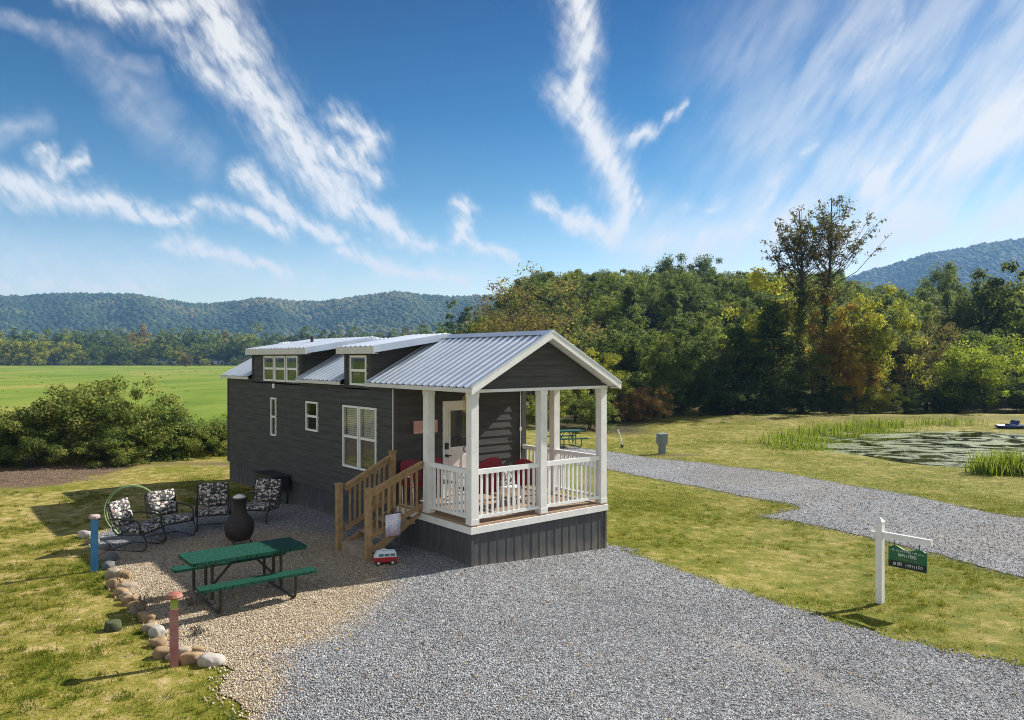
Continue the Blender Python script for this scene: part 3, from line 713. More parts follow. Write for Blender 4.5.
# steps on the left side of the porch
SA, ST0, ST1 = -1.22, 1.62, 2.62
st = hpart('staircase', (lambda b: [b.prism([(-.03, t, .70), (SA + .02, t, -.02), (SA + .02, t, .17), (-.03, t, .77), ][::1], (0, .04, 0)) for t in (ST0 + .03, ST1 - .03)] and b)(MB()), M_CEDAR)
for i in range(3):
    z = DZ * (i + 1) / 4; a1 = -.32 * (3 - i) + .30 - .27 + .02; b = MB()
    a0 = SA - .03 + i * .36
    b.box(a0, ST0 - .03 if i == 0 else ST0 + .072, z - .035, a0 + .40, ST1 + .05 if i == 0 else ST1 - .032, z); b.build('tread', M_GREYW, st)
b = MB(); b.box(SA - .01, ST0 - .02, -.03, SA + .02, ST1 + .04, .15); b.build('riser', M_GREYW, st)
def newel(a, t, z0, z1):
    b = MB(); s = .055; b.box(a - s, t - s, z0, a + s, t + s, z1); b.box(a - s - .012, t - s - .012, z1 + .001, a + s + .012, t + s + .012, z1 + .022)
    b.prism([(a - s - .012, t - s - .012, z1 + .023), (a + s + .012, t - s - .012, z1 + .023), (a + s + .012, t + s + .012, z1 + .023), (a - s - .012, t + s + .012, z1 + .023)], (0, 0, .006))
    b.build('newel_post', M_CEDAR, st)
newel(SA + .02, ST0 - .0, -.03, 1.34); newel(SA - .03, ST1 + .10, -.03, 1.30); newel(-.09, ST1 + .02, .4, 1.86)
for t, zt in ((ST0, 1.33), (ST1 + .06, 1.29)):
    p0 = Vector((SA + .075, t, zt - .02)); p1 = Vector((-.012 if t < 2 else -.15, t, 1.76)); d = p1 - p0
    b = MB(); b.beam(p0 + Vector((0, 0, .0)), p1, .09, .035); b.beam(p0 - Vector((0, 0, .07)), p1 - Vector((0, 0, .07)), .035, .09); b.build('handrail', M_CEDAR, st)
    b = MB(); lo = Vector((0, 0, -.86)); b.beam(p0 + lo, p1 + lo, .035, .09); b.build('lower_rail', M_CEDAR, st)
    for i in range(1, 9):
        p = p0 + d * (i / 9); b = MB(); b.box(p.x - .018, p.y - .018, p.z - .83, p.x + .018, p.y + .018, p.z - .10); b.build('baluster', M_CEDAR, st)

# ------------------------------------------------------------------ yard furniture
M_GREEN = None
def mesh_green():
    m, t, b = newmat('green_coated_mesh')
    co = t.add('ShaderNodeTexCoord').outputs['Object']
    v = t.add('ShaderNodeTexVoronoi', {'Vector': t.vm('MULTIPLY', co, (1, 1, .02)), 'Scale': 30.}, feature='F1')
    f = t.mr(v.outputs['Distance'], .22, .5)
    c = t.mix(f, (.003, .018, .011), (.007, .062, .036)); t.l.new(c, b.inputs['Base Color']); b.inputs['Roughness'].default_value = .6; b.inputs['Specular IOR Level'].default_value = .2
    bp = t.add('ShaderNodeBump', {'Height': f, 'Strength': .6, 'Distance': .01}); t.l.new(bp.outputs[0], b.inputs['Normal']); return m
M_GREEN = mesh_green()
M_GREEN2 = pm('dark_green_table_paint', (.012, .06, .045), (.02, .09, .06), 8, .5)
M_FRAME = pm('dark_bronze_tube', (.03, .028, .022), (.05, .045, .03), 10, .5, metal=.3)
def floral():
    m, t, b = newmat('floral_cushion')
    co = t.add('ShaderNodeTexCoord').outputs['Object']
    co = t.vm('ADD', co, t.vm('SCALE', t.noise(co, 14, 2).outputs['Color'], scale=.05))
    v = t.add('ShaderNodeTexVoronoi', {'Vector': co, 'Scale': 21.}, feature='F1')
    r = t.add('ShaderNodeSeparateColor', {0: v.outputs['Color']}).outputs[0]
    n = t.add('ShaderNodeValToRGB', {0: r}); e = n.color_ramp; e.interpolation = 'CONSTANT'
    cs = [(0, (.05, .05, .052)), (.24, (.56, .52, .48)), (.56, (.42, .27, .26)), (.68, (.10, .13, .09)), (.80, (.50, .46, .40))]
    el = e.elements
    while len(el) < len(cs): el.new(.5)
    for x, (p, c) in zip(el, cs): x.position = p; x.color = c4(c)
    edge = t.mr(v.outputs['Distance'], .48, .66)
    t.l.new(t.mix(edge, n.outputs[0], (.04, .04, .045)), b.inputs['Base Color']); b.inputs['Roughness'].default_value = .9; return m
M_FLORAL = floral()
def picnic(loc, rotz, label, L=1.80, mt=None, mf=None, group='picnic tables'):
    mt = mt or M_GREEN; mf = mf or M_FRAME
    k = thing('picnic_table', label, 'picnic table', loc, rotz, group)
    def slab(y0, y1, z0, z1, nm):
        r = .05; h = L / 2; pts = []
        for cx, cy, a0 in ((h - r, y1 - r, 0), (-h + r, y1 - r, 90), (-h + r, y0 + r, 180), (h - r, y0 + r, 270)):
            for j in range(5): a = R(a0 + j * 22.5); pts.append((cx + r * math.cos(a), cy + r * math.sin(a), z0))
        b = MB(); b.prism(pts, (0, 0, z1 - z0)); b.build(nm, mt, k)
    slab(-.38, .38, .70, .75, 'table_top'); slab(-.80, -.54, .41, .45, 'seat'); slab(.54, .80, .41, .45, 'seat')
    for sx in (-1, 1):
        x = sx * (L / 2 - .36); b = MB(); r = .025
        for y in (-.16, .16):
            b.tube([(x, y, .70), (x, y, .10)], r, 8)
        for sy in (-1, 1):
            pts = [(x + .035 * sx, sy * .67, .41), (x + .035 * sx, sy * .67, .14), (x + .035 * sx, sy * .64, .06), (x + .035 * sx, sy * .57, .025), (x + .035 * sx, sy * .10, .025), (x + .035 * sx, 0, .03)]
            b.tube(pts, r, 8)
        b.tube([(x, -.34, .685), (x, .34, .685)], r, 8)
        b.build('leg_frame', mf, k)
    for sx in (-1, 1):
        b = MB(); b.tube([(sx * (L / 2 - .36), 0, .22), (sx * .12, 0, .66), (0, 0, .675)], .02, 6); b.build('brace', mf, k)
    return k
def fwd(fx, fy): return math.atan2(-fx, fy)
picnic((-4.25, 12.06, .012), R(38.5), 'green mesh picnic table with attached benches on the tan gravel')
x, y, z = gp(567, 447.5)
picnic((x, y + .3, z), R(20), 'small dark green picnic table far behind the porch beside the driveway', 1.5, M_GREEN2, M_GREEN2)

def patio_chair(loc, f, label):
    c = thing('patio_chair', label, 'chair', loc, fwd(*f), 'cushioned patio chairs around the chiminea'); c.scale = (1.14, 1.05, .94)
    b = MB(); r = .014
    for s in (-1, 1):
        x = s * .29
        b.tube([(x, -.34, .02), (x, .20, .015), (x, .30, .03), (x, .36, .10), (x, .35, .22), (x, .30, .33), (x, .26, .36), (x, -.22, .34), (x, -.30, .42), (x, -.44, .93)], r, 6)
    b.tube([(-.29, -.34, .02), (.29, -.34, .02)], r, 6); b.tube([(-.29, .26, .355), (.29, .26, .355)], r, 6); b.tube([(-.29, -.22, .34), (.29, -.22, .34)], r, 6)
    b.tube([(-.29, -.44, .93), (-.1, -.45, .96), (.1, -.45, .96), (.29, -.44, .93)], r, 6)
    for i in range(5): b.tube([(-.2 + i * .1, -.3, .42), (-.2 + i * .1, -.44, .94)], .006, 5)
    b.build('frame', M_FRAME, c, True)
    for s in (-1, 1):
        b = MB(); x = s * .31; b.tube([(x, -.37, .66), (x, -.2, .68), (x, .12, .66), (x, .22, .61), (x, .25, .50), (x, .25, .36)], .018, 6); b.build('armrest', M_FRAME, c, True)
    b = MB(); b.cushion((0, .03, .415), (.265, 0, 0), (0, .28, -.0), (0, 0, .055)); b.build('seat_cushion', M_FLORAL, c, True)
    d = Vector((0, -.30, 1)).normalized(); n = Vector((0, 1, .30)).normalized()
    for z0, hh in ((.60, .155), (.88, .125)):
        b = MB(); b.cushion(Vector((0, -.315, .42)) + d * (z0 - .42) + n * .045, (.265, 0, 0), d * hh, n * .055); b.build('back_cushion', M_FLORAL, c, True)
    return c
patio_chair((-7.46, 15.2, .012), (1, -.12), 'leftmost floral cushioned patio chair seen from its side, beside the blue post')
patio_chair((-7.22, 16.1, .012), (.80, -.6), 'floral patio chair with sunlit pink back cushion standing in front of the green hoop')
patio_chair((-6.66, 16.95, .012), (.38, -.92), 'floral patio chair left of the chiminea with open ground behind it')
patio_chair((-5.80, 17.5, .012), (-.12, -1), 'rightmost floral patio chair, behind the chiminea and against the house skirting')

ch = thing('chiminea', 'dark brown clay chiminea standing between the patio chairs and the picnic table', 'chiminea', (-5.53, 15.42, .012))
M_CLAY = pm('dark_clay', (.022, .017, .017), (.036, .025, .022), 5, .7, .3, 30)
b = MB(); b.lathe([(.15, .10), (.22, .14), (.275, .24), (.29, .36), (.275, .47), (.225, .56), (.165, .62), (.14, .68), (.13, .80), (.135, .88), (.165, .93), (.17, .955), (.13, .957), (.11, .90)], seg=28); body = b.build('pot', M_CLAY, ch, True)
b = MB(); b.lathe([(.06, .958), (.13, .96), (.12, .985), (.05, 1.02), (.02, 1.03)], (.0, 0, 0), 14); b.build('lid', M_FASC, ch, True)
b = MB()
for k in range(3):
    a = k * 2.09 + .4; b.tube([(.17 * math.cos(a), .17 * math.sin(a), .17), (.24 * math.cos(a), .24 * math.sin(a), 0)], .014, 6)
b.tube([(.2 * math.cos(t), .2 * math.sin(t), .13) for t in np.linspace(0, 6.28, 20, endpoint=False)], .012, 6, closed=True)
b.build('stand', M_BLACK, ch)

M_LIME = pm('pale_green_paint', (.36, .52, .26), (.28, .42, .2), 8, .45)
hoop = thing('garden_hoop', 'large pale green round garden hoop standing upright behind the patio chairs', 'hoop', (-8.12, 16.25, .03), R(14))
b = MB()
for rr, yy in ((.53, -.03), (.50, .03)):
    b.tube([(rr * math.cos(t), yy, .53 + rr * math.sin(t)) for t in np.linspace(R(-84), R(235), 40)], .010, 6)
b.build('ring', M_LIME, hoop, True)
b = MB(); b.tube([(-.33, -.05, .12), (-.25, 0, .0)], .012, 5); b.tube([(-.30, .05, .10), (-.36, 0, .0)], .012, 5); b.tube([(-.36, -.0, .14), (-.22, 0, .05)], .01, 5); b.build('foot', M_LIME, hoop)

# painted posts
def col_post(px, py, h, w, mats, label, red=False):
    x, y, z = gp(px, py); p = thing('painted_post', label, 'post', (x, y, z - .02), R(30), 'painted posts along the stone edging')
    b = MB(); b.box(-w / 2, -w / 2, 0, w / 2, w / 2, h - (.20 if red else .04)); b.build('shaft', mats[0], p)
    if red:
        b = MB(); b.box(-w * .42, -w * .42, h - .20, w * .42, w * .42, h - .07); b.build('collar', mats[2], p)
        b = MB(); b.lathe([(.05, h - .075), (.098, h - .066), (.108, h - .05), (.085, h - .015), (.02, h + .01)], seg=14); b.build('cap', mats[1], p)
    else:
        b = MB(); b.lathe([(w * .60, h - .045), (w * .78, h - .03), (w * .80, h + .005), (w * .62, h + .025), (w * .2, h + .035)], seg=14); b.build('cap', mats[1], p)
    return p
col_post(94.5, 571.5, 1.0, .115, (pm('blue_paint', (.03, .17, .42), (.05, .22, .46), 6, .6, .2), pm('pinkish_stone_cap', (.42, .33, .30), (.34, .27, .26), 8, .8)), 'blue painted post with a pinkish cap at the far end of the stone edging')
col_post(174, 666, .93, .095, (pm('dusky_red_paint', (.30, .12, .12), (.36, .18, .17), 6, .7, .2), pm('red_cap_paint', (.30, .10, .07), (.24, .12, .085), 8, .6), pm('lime_paint', (.25, .33, .05), (.3, .36, .08), 8, .6)), 'dusky red post with lime collar and red mushroom cap beside the white end stone', True)

# stones of the edging
def stone(px, py, w, h, colour, label):
    x, y, z = gp(px, py); Y = y / F; a, c = w * Y / 1.98, h * Y * .52
    import bmesh
    bm = bmesh.new(); bmesh.ops.create_icosphere(bm, subdivisions=3, radius=1)
    s = Vector((rng.uniform(0, 99), rng.uniform(0, 99), rng.uniform(0, 99)))
    from mathutils import noise
    rz = rng.uniform(-.5, .5); rot = Matrix.Rotation(rz, 3, 'Z')
    for v in bm.verts:
        p = v.co.copy(); q = Vector([math.copysign(abs(t) ** .72, t) for t in p]); q *= 1 + .32 * noise.noise(p * 1.1 + s) + .13 * noise.noise(p * 2.6 + s)
        v.co = rot @ Vector((q.x * a, q.y * a * .72, q.z * c))
    me = bpy.data.meshes.new('edging_stone'); bm.to_mesh(me); bm.free()
    me.polygons.foreach_set('use_smooth', [True] * len(me.polygons)); me.materials.append(STM[colour])
    o = link('edging_stone', me, None, (x, y, z + c * .55)); tag(o, label, 'stone', 'stones edging the tan gravel')
STM = {'tan': pm('tan_sandstone', (.33, .22, .11), (.22, .15, .09), 7, .85, .5, 20), 'grey': pm('grey_stone', (.17, .165, .16), (.10, .10, .10), 7, .85, .5, 20),
       'white': pm('pale_stone', (.46, .42, .36), (.30, .275, .25), 7, .8, .5, 20), 'cream': pm('cream_stone', (.36, .29, .20), (.25, .20, .15), 7, .85, .5, 20), 'pink': pm('pinkish_stone', (.25, .19, .14), (.17, .135, .105), 7, .85, .5, 20)}
for s in [(86, 537, 15, 8, 'white', 'pale flat stone at the far end of the edging behind the blue post'), (92, 544, 12, 8, 'pink', 'pinkish stone directly behind the blue post top'),
          (104, 551, 14, 9, 'grey', 'grey shaded stone just right of the blue post'), (109, 561, 17, 10, 'grey', 'wide grey stone right of the foot of the blue post'),
          (108, 569, 12, 9, 'grey', 'small grey stone below the wide grey one near the blue post'), (112, 578, 14, 12, 'cream', 'cream stone left of the bright tan stone'),
          (113, 588, 12, 11, 'tan', 'dull tan stone left of and below the bright tan stone'), (123, 579, 15, 11, 'tan', 'bright tan stone standing inside the edging line near the blue post'),
          (128, 590, 20, 9, 'cream', 'long pale stone in the middle of the edging'), (121, 596, 13, 10, 'tan', 'tan stone below the long pale stone'),
          (131, 604, 16, 12, 'tan', 'square tan stone halfway along the edging'), (138, 613, 15, 11, 'pink', 'brown stone just above the round orange stone'),
          (148, 622, 13, 11, 'tan', 'round orange stone above the pair of pale stones'), (150, 632, 16, 11, 'cream', 'cream stone left of the white one in the pale pair'),
          (157, 636, 17, 12, 'white', 'white rounded stone in the pale pair left of the red post'), (159, 646, 18, 11, 'tan', 'tan stone up left of the red post foot'),
          (163, 657, 20, 12, 'tan', 'orange tan stone touching the left side of the red post foot'), (181, 654, 18, 9, 'cream', 'cream stone just behind the red post'),
          (190, 662, 21, 12, 'tan', 'square tan stone between the red post and the white end stone'), (197, 651, 12, 6, 'tan', 'small flat tan stone behind the end of the edging'),
          (100, 557, 12, 8, 'tan', 'small tan stone between the two grey stones by the blue post'), (118, 585, 12, 9, 'tan', 'little tan stone wedged right below the bright tan stone'), (126, 599, 12, 9, 'cream', 'small cream stone under the long pale stone'), (134, 609, 13, 9, 'tan', 'small tan stone under the square tan stone'), (144, 618, 12, 9, 'tan', 'small tan stone touching the upper left of the round orange stone'), (152, 628, 12, 9, 'tan', 'small tan stone between the round orange stone and the pale pair'), (171, 660, 12, 8, 'cream', 'small cream stone in front of the orange tan stone by the red post'),
          (210, 664, 26, 13, 'white', 'large white stone at the near end of the edging')]: stone(*s)
# dry weeds
def weed(px, py, h, n, mat, label, name='dry_weed'):
    x, y, z = gp(px, py); b = MB()
    for i in range(n):
        a = rng.uniform(0, 6.28); l = rng.uniform(.3, 1) * h; sp = rng.uniform(.1, .5) * h; o = rng.normal(0, .03, 2)
        p0 = (o[0], o[1], 0); p1 = (o[0] + sp * .6 * math.cos(a), o[1] + sp * .6 * math.sin(a), l * .65); p2 = (o[0] + sp * 1.2 * math.cos(a), o[1] + sp * 1.2 * math.sin(a), l)
        b.tube([p0, p1, p2], [.004, .003, .001], 4)
        for j in range(3):
            t = rng.uniform(.5, 1); c = Vector(p1).lerp(Vector(p2), t); d = Vector(rng.normal(0, 1, 3)).normalized() * .03; e = Vector(rng.normal(0, 1, 3)).normalized() * .012
            b.add([c - d * .2, c + e, c + d, c - e], [(0, 1, 2, 3)])
    o = b.build(name, mat, None, loc=(x, y, z)); tag(o, label, 'weed', 'dry weeds round the tan gravel')
M_WEED = pm('dry_stalks', (.20, .15, .09), (.12, .09, .06), 9, .9); M_WEEDG = pm('grey_weed', (.06, .07, .06), (.10, .10, .09), 9, .9)
weed(140, 614, .32, 26, M_WEED, 'brown weed growing through the middle of the stone edging'); weed(197, 636, .16, 24, M_WEEDG, 'small dark grey weed on the tan gravel right of the red post')
weed(158, 604, .25, 14, M_WEED, 'dry weed left of the cap of the red post'); weed(190, 606, .30, 22, M_WEED, 'dry weed between the red post and the bench of the green table'); weed(117, 590, .35, 8, M_WEEDG, 'thin grey weed standing on the outer side of the stones')
# mossy stump outside the edging
x, y, z = gp(113, 630)
b = MB(); b.lathe([(.115, -.02), (.11, .05), (.10, .12), (.085, .125)], seg=14); o = b.build('mossy_stump', pm('moss', (.07, .085, .03), (.035, .04, .022), 12, .95, .6, 40), None, True, (x, y, z)); tag(o, 'low mossy stump in the grass just outside the stone edging', 'stump')

# box against the skirting
p = hp(-.30, 8.55, 0)
box_ = thing('storage_box', 'black low box against the house skirting behind the rightmost patio chair', 'box', p, YAW)
b = MB(); b.box(-.22, -.62, .36, .22, .62, .70); b.build('body', M_BLACK, box_)
b = MB(); b.box(-.25, -.66, .702, .25, .66, .74); b.build('lid', M_BLACK, box_)
b = MB()
for sx in (-1, 1):
    for sy in (-1, 1): b.box(sx * .19 - .025, sy * .58 - .025, 0, sx * .19 + .025, sy * .58 + .025, .359)
b.build('feet', M_BLACK, box_)

# garden flag hung on the step railing
fl = thing('garden_flag', 'small pastel blue and pink flag hanging on the wooden step railing', 'flag', hp(-.72, ST0 - .09, 0), YAW)
def flag_mat():
    m, t, b = newmat('pastel_print')
    co = t.add('ShaderNodeTexCoord').outputs['Object']
    n = t.noise(co, 7, 3, .6).outputs[0]; n2 = t.noise(co, 22, 2, .6).outputs[0]
    z = t.add('ShaderNodeSeparateXYZ', {0: co}).outputs[2]
    c = t.ramp(n, [(.35, (.30, .55, .75)), (.48, (.62, .62, .82)), (.56, (.78, .62, .74)), (.68, (.80, .80, .84))])
    c = t.mix(t.mr(n2, .5, .6), c, (.82, .82, .85)); c = t.mix(t.mr(z, .40, .60, .55, 0), c, (.82, .45, .58))
    t.l.new(c, b.inputs['Base Color']); b.inputs['Roughness'].default_value = .8; return m
b = MB(); n = 8; vs = []
for i in range(n + 1):
    u = i / n; yw = .012 * math.sin(u * 7)
    vs += [(-.165 + .33 * u, yw - .004, .42), (-.165 + .33 * u, yw * .4 - .004, .84)]
b.add(vs, [(2 * i, 2 * i + 2, 2 * i + 3, 2 * i + 1) for i in range(n)]); o = b.build('banner', flag_mat(), fl, True)
md = o.modifiers.new('thick', 'SOLIDIFY'); md.thickness = .004
b = MB(); b.tube([(-.19, .0, .845), (.19, .0, .845)], .008, 6); b.tube([(.0, .0, .85), (.02, .05, .93), (.06, .06, .90)], .012, 5); b.tube([(.0, .0, .85), (.0, .075, .88)], .01, 5); b.build('hanger', M_BLACK, fl)

# toy van at the foot of the steps
x, y, z = gp(385, 564.5)
van = thing('toy_van', 'toy camper van, red below and pale blue above, on the gravel by the steps', 'toy van', (x, y, z + .015), R(14))
M_RED = pm('red_enamel', (.42, .022, .028), (.36, .02, .025), 6, .35); M_PALE = pm('pale_blue_enamel', (.58, .68, .74), (.66, .72, .76), 6, .35)
def rbox(mb, x0, x1, y, zs):   # stack of (z, inset-front, inset-back, inset-side)
    rings = []
    for z_, f_, r_, s_ in zs: rings.append([(x0 + f_, -y + s_, z_), (x1 - r_, -y + s_, z_), (x1 - r_, y - s_, z_), (x0 + f_, y - s_, z_)])
    vs = [p for r in rings for p in r]; fs = [(3, 2, 1, 0)]
    for i in range(len(rings) - 1):
        for k in range(4): k2 = (k + 1) % 4; fs.append((4 * i + k, 4 * i + k2, 4 * i + 4 + k2, 4 * i + 4 + k))
    fs.append(tuple(range(4 * len(rings) - 4, 4 * len(rings)))); mb.add(vs, fs)
b = MB(); rbox(b, -.21, .21, .10, [(.045, .02, .015, .01), (.06, .0, 0, 0), (.13, .0, 0, 0), (.142, .008, .004, .004)]); b.build('lower_body', M_RED, van)
b = MB(); rbox(b, -.205, .207, .097, [(.1425, .0, .0, 0), (.20, .035, .01, .008), (.235, .06, .02, .018), (.245, .08, .04, .04)]); top = b.build('upper_body', M_PALE, van)
b = MB()
for i in range(3):
    u = -.12 + i * .105
    for s in (-1, 1): b.obox((u, s * .0945, .158), (.088, 0, 0), (0, s * .004, 0), (0, -s * .0065, .045))
b.build('window', pm('toy_glass', (.05, .10, .16), (.08, .16, .22), 8, .15), top)
for sx in (-.125, .13):
    for sy in (-1, 1):
        b = MB(); b.tube([(sx, sy * .075, .042), (sx, sy * .108, .042)], .042, 14); w = b.build('wheel', M_BLACK, van)
        b = MB(); b.tube([(sx, sy * .1085, .042), (sx, sy * .112, .042)], .022, 10); b.build('hubcap', M_VINYL, w)
b = MB(); b.tube([(-.10, 0, .246), (-.02, 0, .27), (.06, 0, .246)], .012, 6); b.build('handle', M_PALE, van)

# ------------------------------------------------------------------ porch things
M_REDM = pm('red_chair_paint', (.21, .009, .022), (.17, .007, .018), 5, .45)
def red_chair(a, t, rz, label, sc=1.14):
    c = thing('metal_chair', label, 'chair', hp(a, t, DZ), YAW + rz, 'red metal chairs on the porch'); c.scale = (sc, sc, sc)
    b = MB(); n = 14; pts = []
    for i in range(n + 1):   # shell-shaped back with a round top
        th = math.pi * i / n; pts.append((.27 * math.cos(th), 0, .30 + .26 * math.sin(th)))
    out = [(.27, 0, -.06)] + pts + [(-.27, 0, -.06)]
    b.prism([(x_, -.22 - .28 * z_ - .05 * (1 - (x_ / .27) ** 2), z_ + .45) for x_, _, z_ in out], (0, .014, 0)); b.build('backrest', M_REDM, c)
    b = MB(); b.cushion((0, .02, .41), (.27, 0, 0), (0, .26, .02), (0, 0, .02)); b.build('seat', M_REDM, c, True)
    b = MB()
    for s in (-1, 1): b.tube([(s * .26, -.34, .015), (s * .26, .25, .015), (s * .27, .31, .05), (s * .28, .30, .30), (s * .29, .26, .60), (s * .29, .18, .635), (s * .29, -.30, .62)], .014, 6)
    b.tube([(-.26, -.34, .015), (.26, -.34, .015)], .014, 6); b.tube([(-.28, .2, .385), (.28, .2, .385)], .012, 6); b.tube([(-.28, -.2, .395), (.28, -.2, .395)], .012, 6)
    b.build('frame', M_VINYL, c, True); return c
red_chair(.76, .78, R(-4), 'red metal chair with a round back seen from behind, left of the floral pillow')
red_chair(2.42, 1.25, R(-55), 'lower red metal chair partly hidden behind the middle porch post', .92)
be = thing('red_bench', 'red metal bench against the porch wall below the small sign', 'bench', hp(.56, 2.28, DZ), YAW)
for s in (-.27, .27):
    b = MB(); n = 10; pts = [(s + .25, 0, .0)] + [(s + .25 * math.copysign(abs(math.cos(math.pi * i / n)) ** .5, math.cos(math.pi * i / n)), 0, .30 + .14 * math.sin(math.pi * i / n) ** .6) for i in range(n + 1)] + [(s - .25, 0, .0)]
    b.prism([(x_, .22 + .12 * z_, z_ + .47) for x_, _, z_ in pts], (0, .015, 0)); b.build('backrest', M_REDM, be)
b = MB(); b.cushion((0, 0, .42), (.54, 0, 0), (0, .25, 0), (0, 0, .025)); b.build('seat', M_REDM, be, True)
b = MB()
for s in (-1, 1): b.tube([(s * .5, .25, .01), (s * .5, -.22, .01), (s * .52, -.25, .3), (s * .53, -.22, .62), (s * .53, .24, .62)], .015, 6); b.tube([(s * .5, .2, .01), (s * .5, .22, .4)], .012, 6)
b.tube([(-.5, -.22, .012), (.5, -.22, .012)], .012, 6)
b.build('frame', M_VINYL, be, True)
# pillow on the far chair, pot plant, wall sign, wind chime
pi = MB(); pi.cushion((0, 0, 0), (.19, 0, 0), (0, .05, .17), (0, .06, -.018)); o = pi.build('floral_pillow', M_FLORAL, None, True, hp(1.62, 1.02, DZ + .62), YAW); tag(o, 'pale floral pillow propped between the two red porch chairs', 'pillow')
sd = thing('side_table', 'small white side table under the pillow between the red porch chairs', 'table', hp(1.62, .95, DZ), YAW)
b = MB(); b.lathe([(.20, .40), (.21, .41), (.21, .43), (.20, .435)], seg=18); b.build('table_top', M_VINYL, sd)
for k in range(3):
    b = MB(); b.tube([(.15 * math.cos(k * 2.1), .15 * math.sin(k * 2.1), .40), (.19 * math.cos(k * 2.1), .19 * math.sin(k * 2.1), 0)], .012, 6); b.build('leg', M_VINYL, sd)
ws = thing('wall_sign', 'small pink sign hanging on the dark porch wall above the red bench', 'sign', hp(.72, PO - .03, 2.20), YAW)
b = MB(); b.box(-.30, -.02, 0, .30, .0, .27); b.build('board', pm('pink_board', (.62, .33, .30), (.55, .28, .26), 6, .7), ws)
b = MB(); b.box(-.275, -.023, .02, .275, -.0205, .04); b.box(-.275, -.023, .23, .275, -.0205, .25); b.build('stripe', pm('faded_pink', (.70, .48, .44), None, 6, .7), ws)
wc = thing('wind_chime', 'brass wind chime with a long string and purple ring hanging from the porch ceiling', 'wind chime', hp(.42, .75, 0), YAW)
b = MB(); b.lathe([(.02, 3.10), (.07, 3.04), (.075, 3.02), (.02, 3.0)], seg=12); 
for k in range(5): a = k * 1.257; b.tube([(.055 * math.cos(a), .055 * math.sin(a), 3.01), (.055 * math.cos(a), .055 * math.sin(a), 2.72 + .03 * k)], .010, 6)
b.build('chimes', M_BRASS, wc)
b = MB(); b.tube([(0, 0, 3.185), (0, 0, 2.12)], .004, 5); b.build('string', M_BLACK, wc)
b = MB(); b.tube([(.06 * math.cos(t), 0, 2.06 + .06 * math.sin(t)) for t in np.linspace(0, 6.28, 20, endpoint=False)], .014, 6, closed=True); b.build('ring', pm('purple_enamel', (.22, .08, .28), (.3, .12, .34), 6, .4), wc)

# ------------------------------------------------------------------ sign post by the drive
x, y, z = gp(880, 603)
sg = thing('sign_post', 'white wooden sign post with a green hanging board on the lawn strip', 'sign', (x, y, z - .02), YAW - math.pi / 2)
b = MB(); b.box(-.055, -.055, 0, .055, .055, 1.44); b.prism([(-.055, -.055, 1.441), (.055, -.055, 1.441), (.055, .055, 1.441), (-.055, .055, 1.441)], (0, 0, .005)); b.add([(-.065, -.065, 1.447), (.065, -.065, 1.447), (.065, .065, 1.447), (-.065, .065, 1.447), (0, 0, 1.53)], [(0, 1, 4), (1, 2, 4), (2, 3, 4), (3, 0, 4), (3, 2, 1, 0)]); b.build('post', M_WHITE, sg)
b = MB(); b.box(-.15, -.03, 1.20, -.056, .03, 1.26); b.box(.056, -.03, 1.175, .86, .03, 1.28); b.build('arm', M_WHITE, sg)
b = MB()
for u in (.25, .66): b.tube([(u, 0, 1.175), (u, 0, 1.05)], .006, 5)
b.build('hook', M_BLACK, sg)
n = 24; bx0, bx1, bz0 = .15, .78, .71
def btop(u): return 1.055 + .03 * math.sin(u * math.pi * 3) * (1 if .12 < u < .95 else .3) - .012 * u
pts = [(bx0, -.012, bz0), (bx1, -.012, bz0)] + [(bx1 - (bx1 - bx0) * i / n, -.012, btop(1 - i / n)) for i in range(n + 1)]
b = MB(); b.prism(pts, (0, .024, 0)); board = b.build('sign_board', pm('green_sign_paint', (.012, .115, .045), (.016, .13, .05), 6, .45), sg)
b = MB(); b.box(bx0 + .004, -.0145, bz0 + .004, bx1 - .004, -.0125, bz0 + .115); b.build('dark_band', pm('black_green_paint', (.012, .02, .022), None, 6, .5), board)
def strokes(x0, x1, z0, h, n, mat, name):
    b = MB(); w = (x1 - x0) / n
    for i in range(n):
        u = x0 + i * w
        if rng.random() < .12: continue
        th = h * .15; hh = h * (1.25 if rng.random() < .25 else 1)
        k = rng.integers(0, 5)
        b.box(u, -.017, z0, u + th, -.0155, z0 + hh)
        if k != 3: b.box(u + th, -.017, z0 + (hh - th if k < 3 else 0), u + w * .62, -.0155, z0 + (hh if k < 3 else th))
        if k in (0, 2, 4): b.box(u + w * .62 - th * .2, -.017, z0 + (.1 * h if k != 2 else h * .5), u + w * .62 + th * .8, -.0155, z0 + hh * .95)
        if k in (1, 2): b.box(u + th, -.017, z0 + h * .42, u + w * .5, -.0155, z0 + h * .42 + th)
    b.build(name, mat, board)
M_LW = pm('white_lettering', (.78, .80, .78), None, 6, .5); M_LO = pm('ochre_lettering', (.40, .30, .10), None, 6, .5)
strokes(bx0 + .04, bx0 + .60, .985, .030, 17, M_LW, 'lettering'); strokes(bx0 + .17, bx0 + .47, .905, .048, 9, M_LW, 'lettering'); strokes(bx0 + .14, bx0 + .48, .855, .018, 16, M_LO, 'lettering'); strokes(bx0 + .05, bx0 + .57, .750, .045, 15, M_LW, 'lettering')

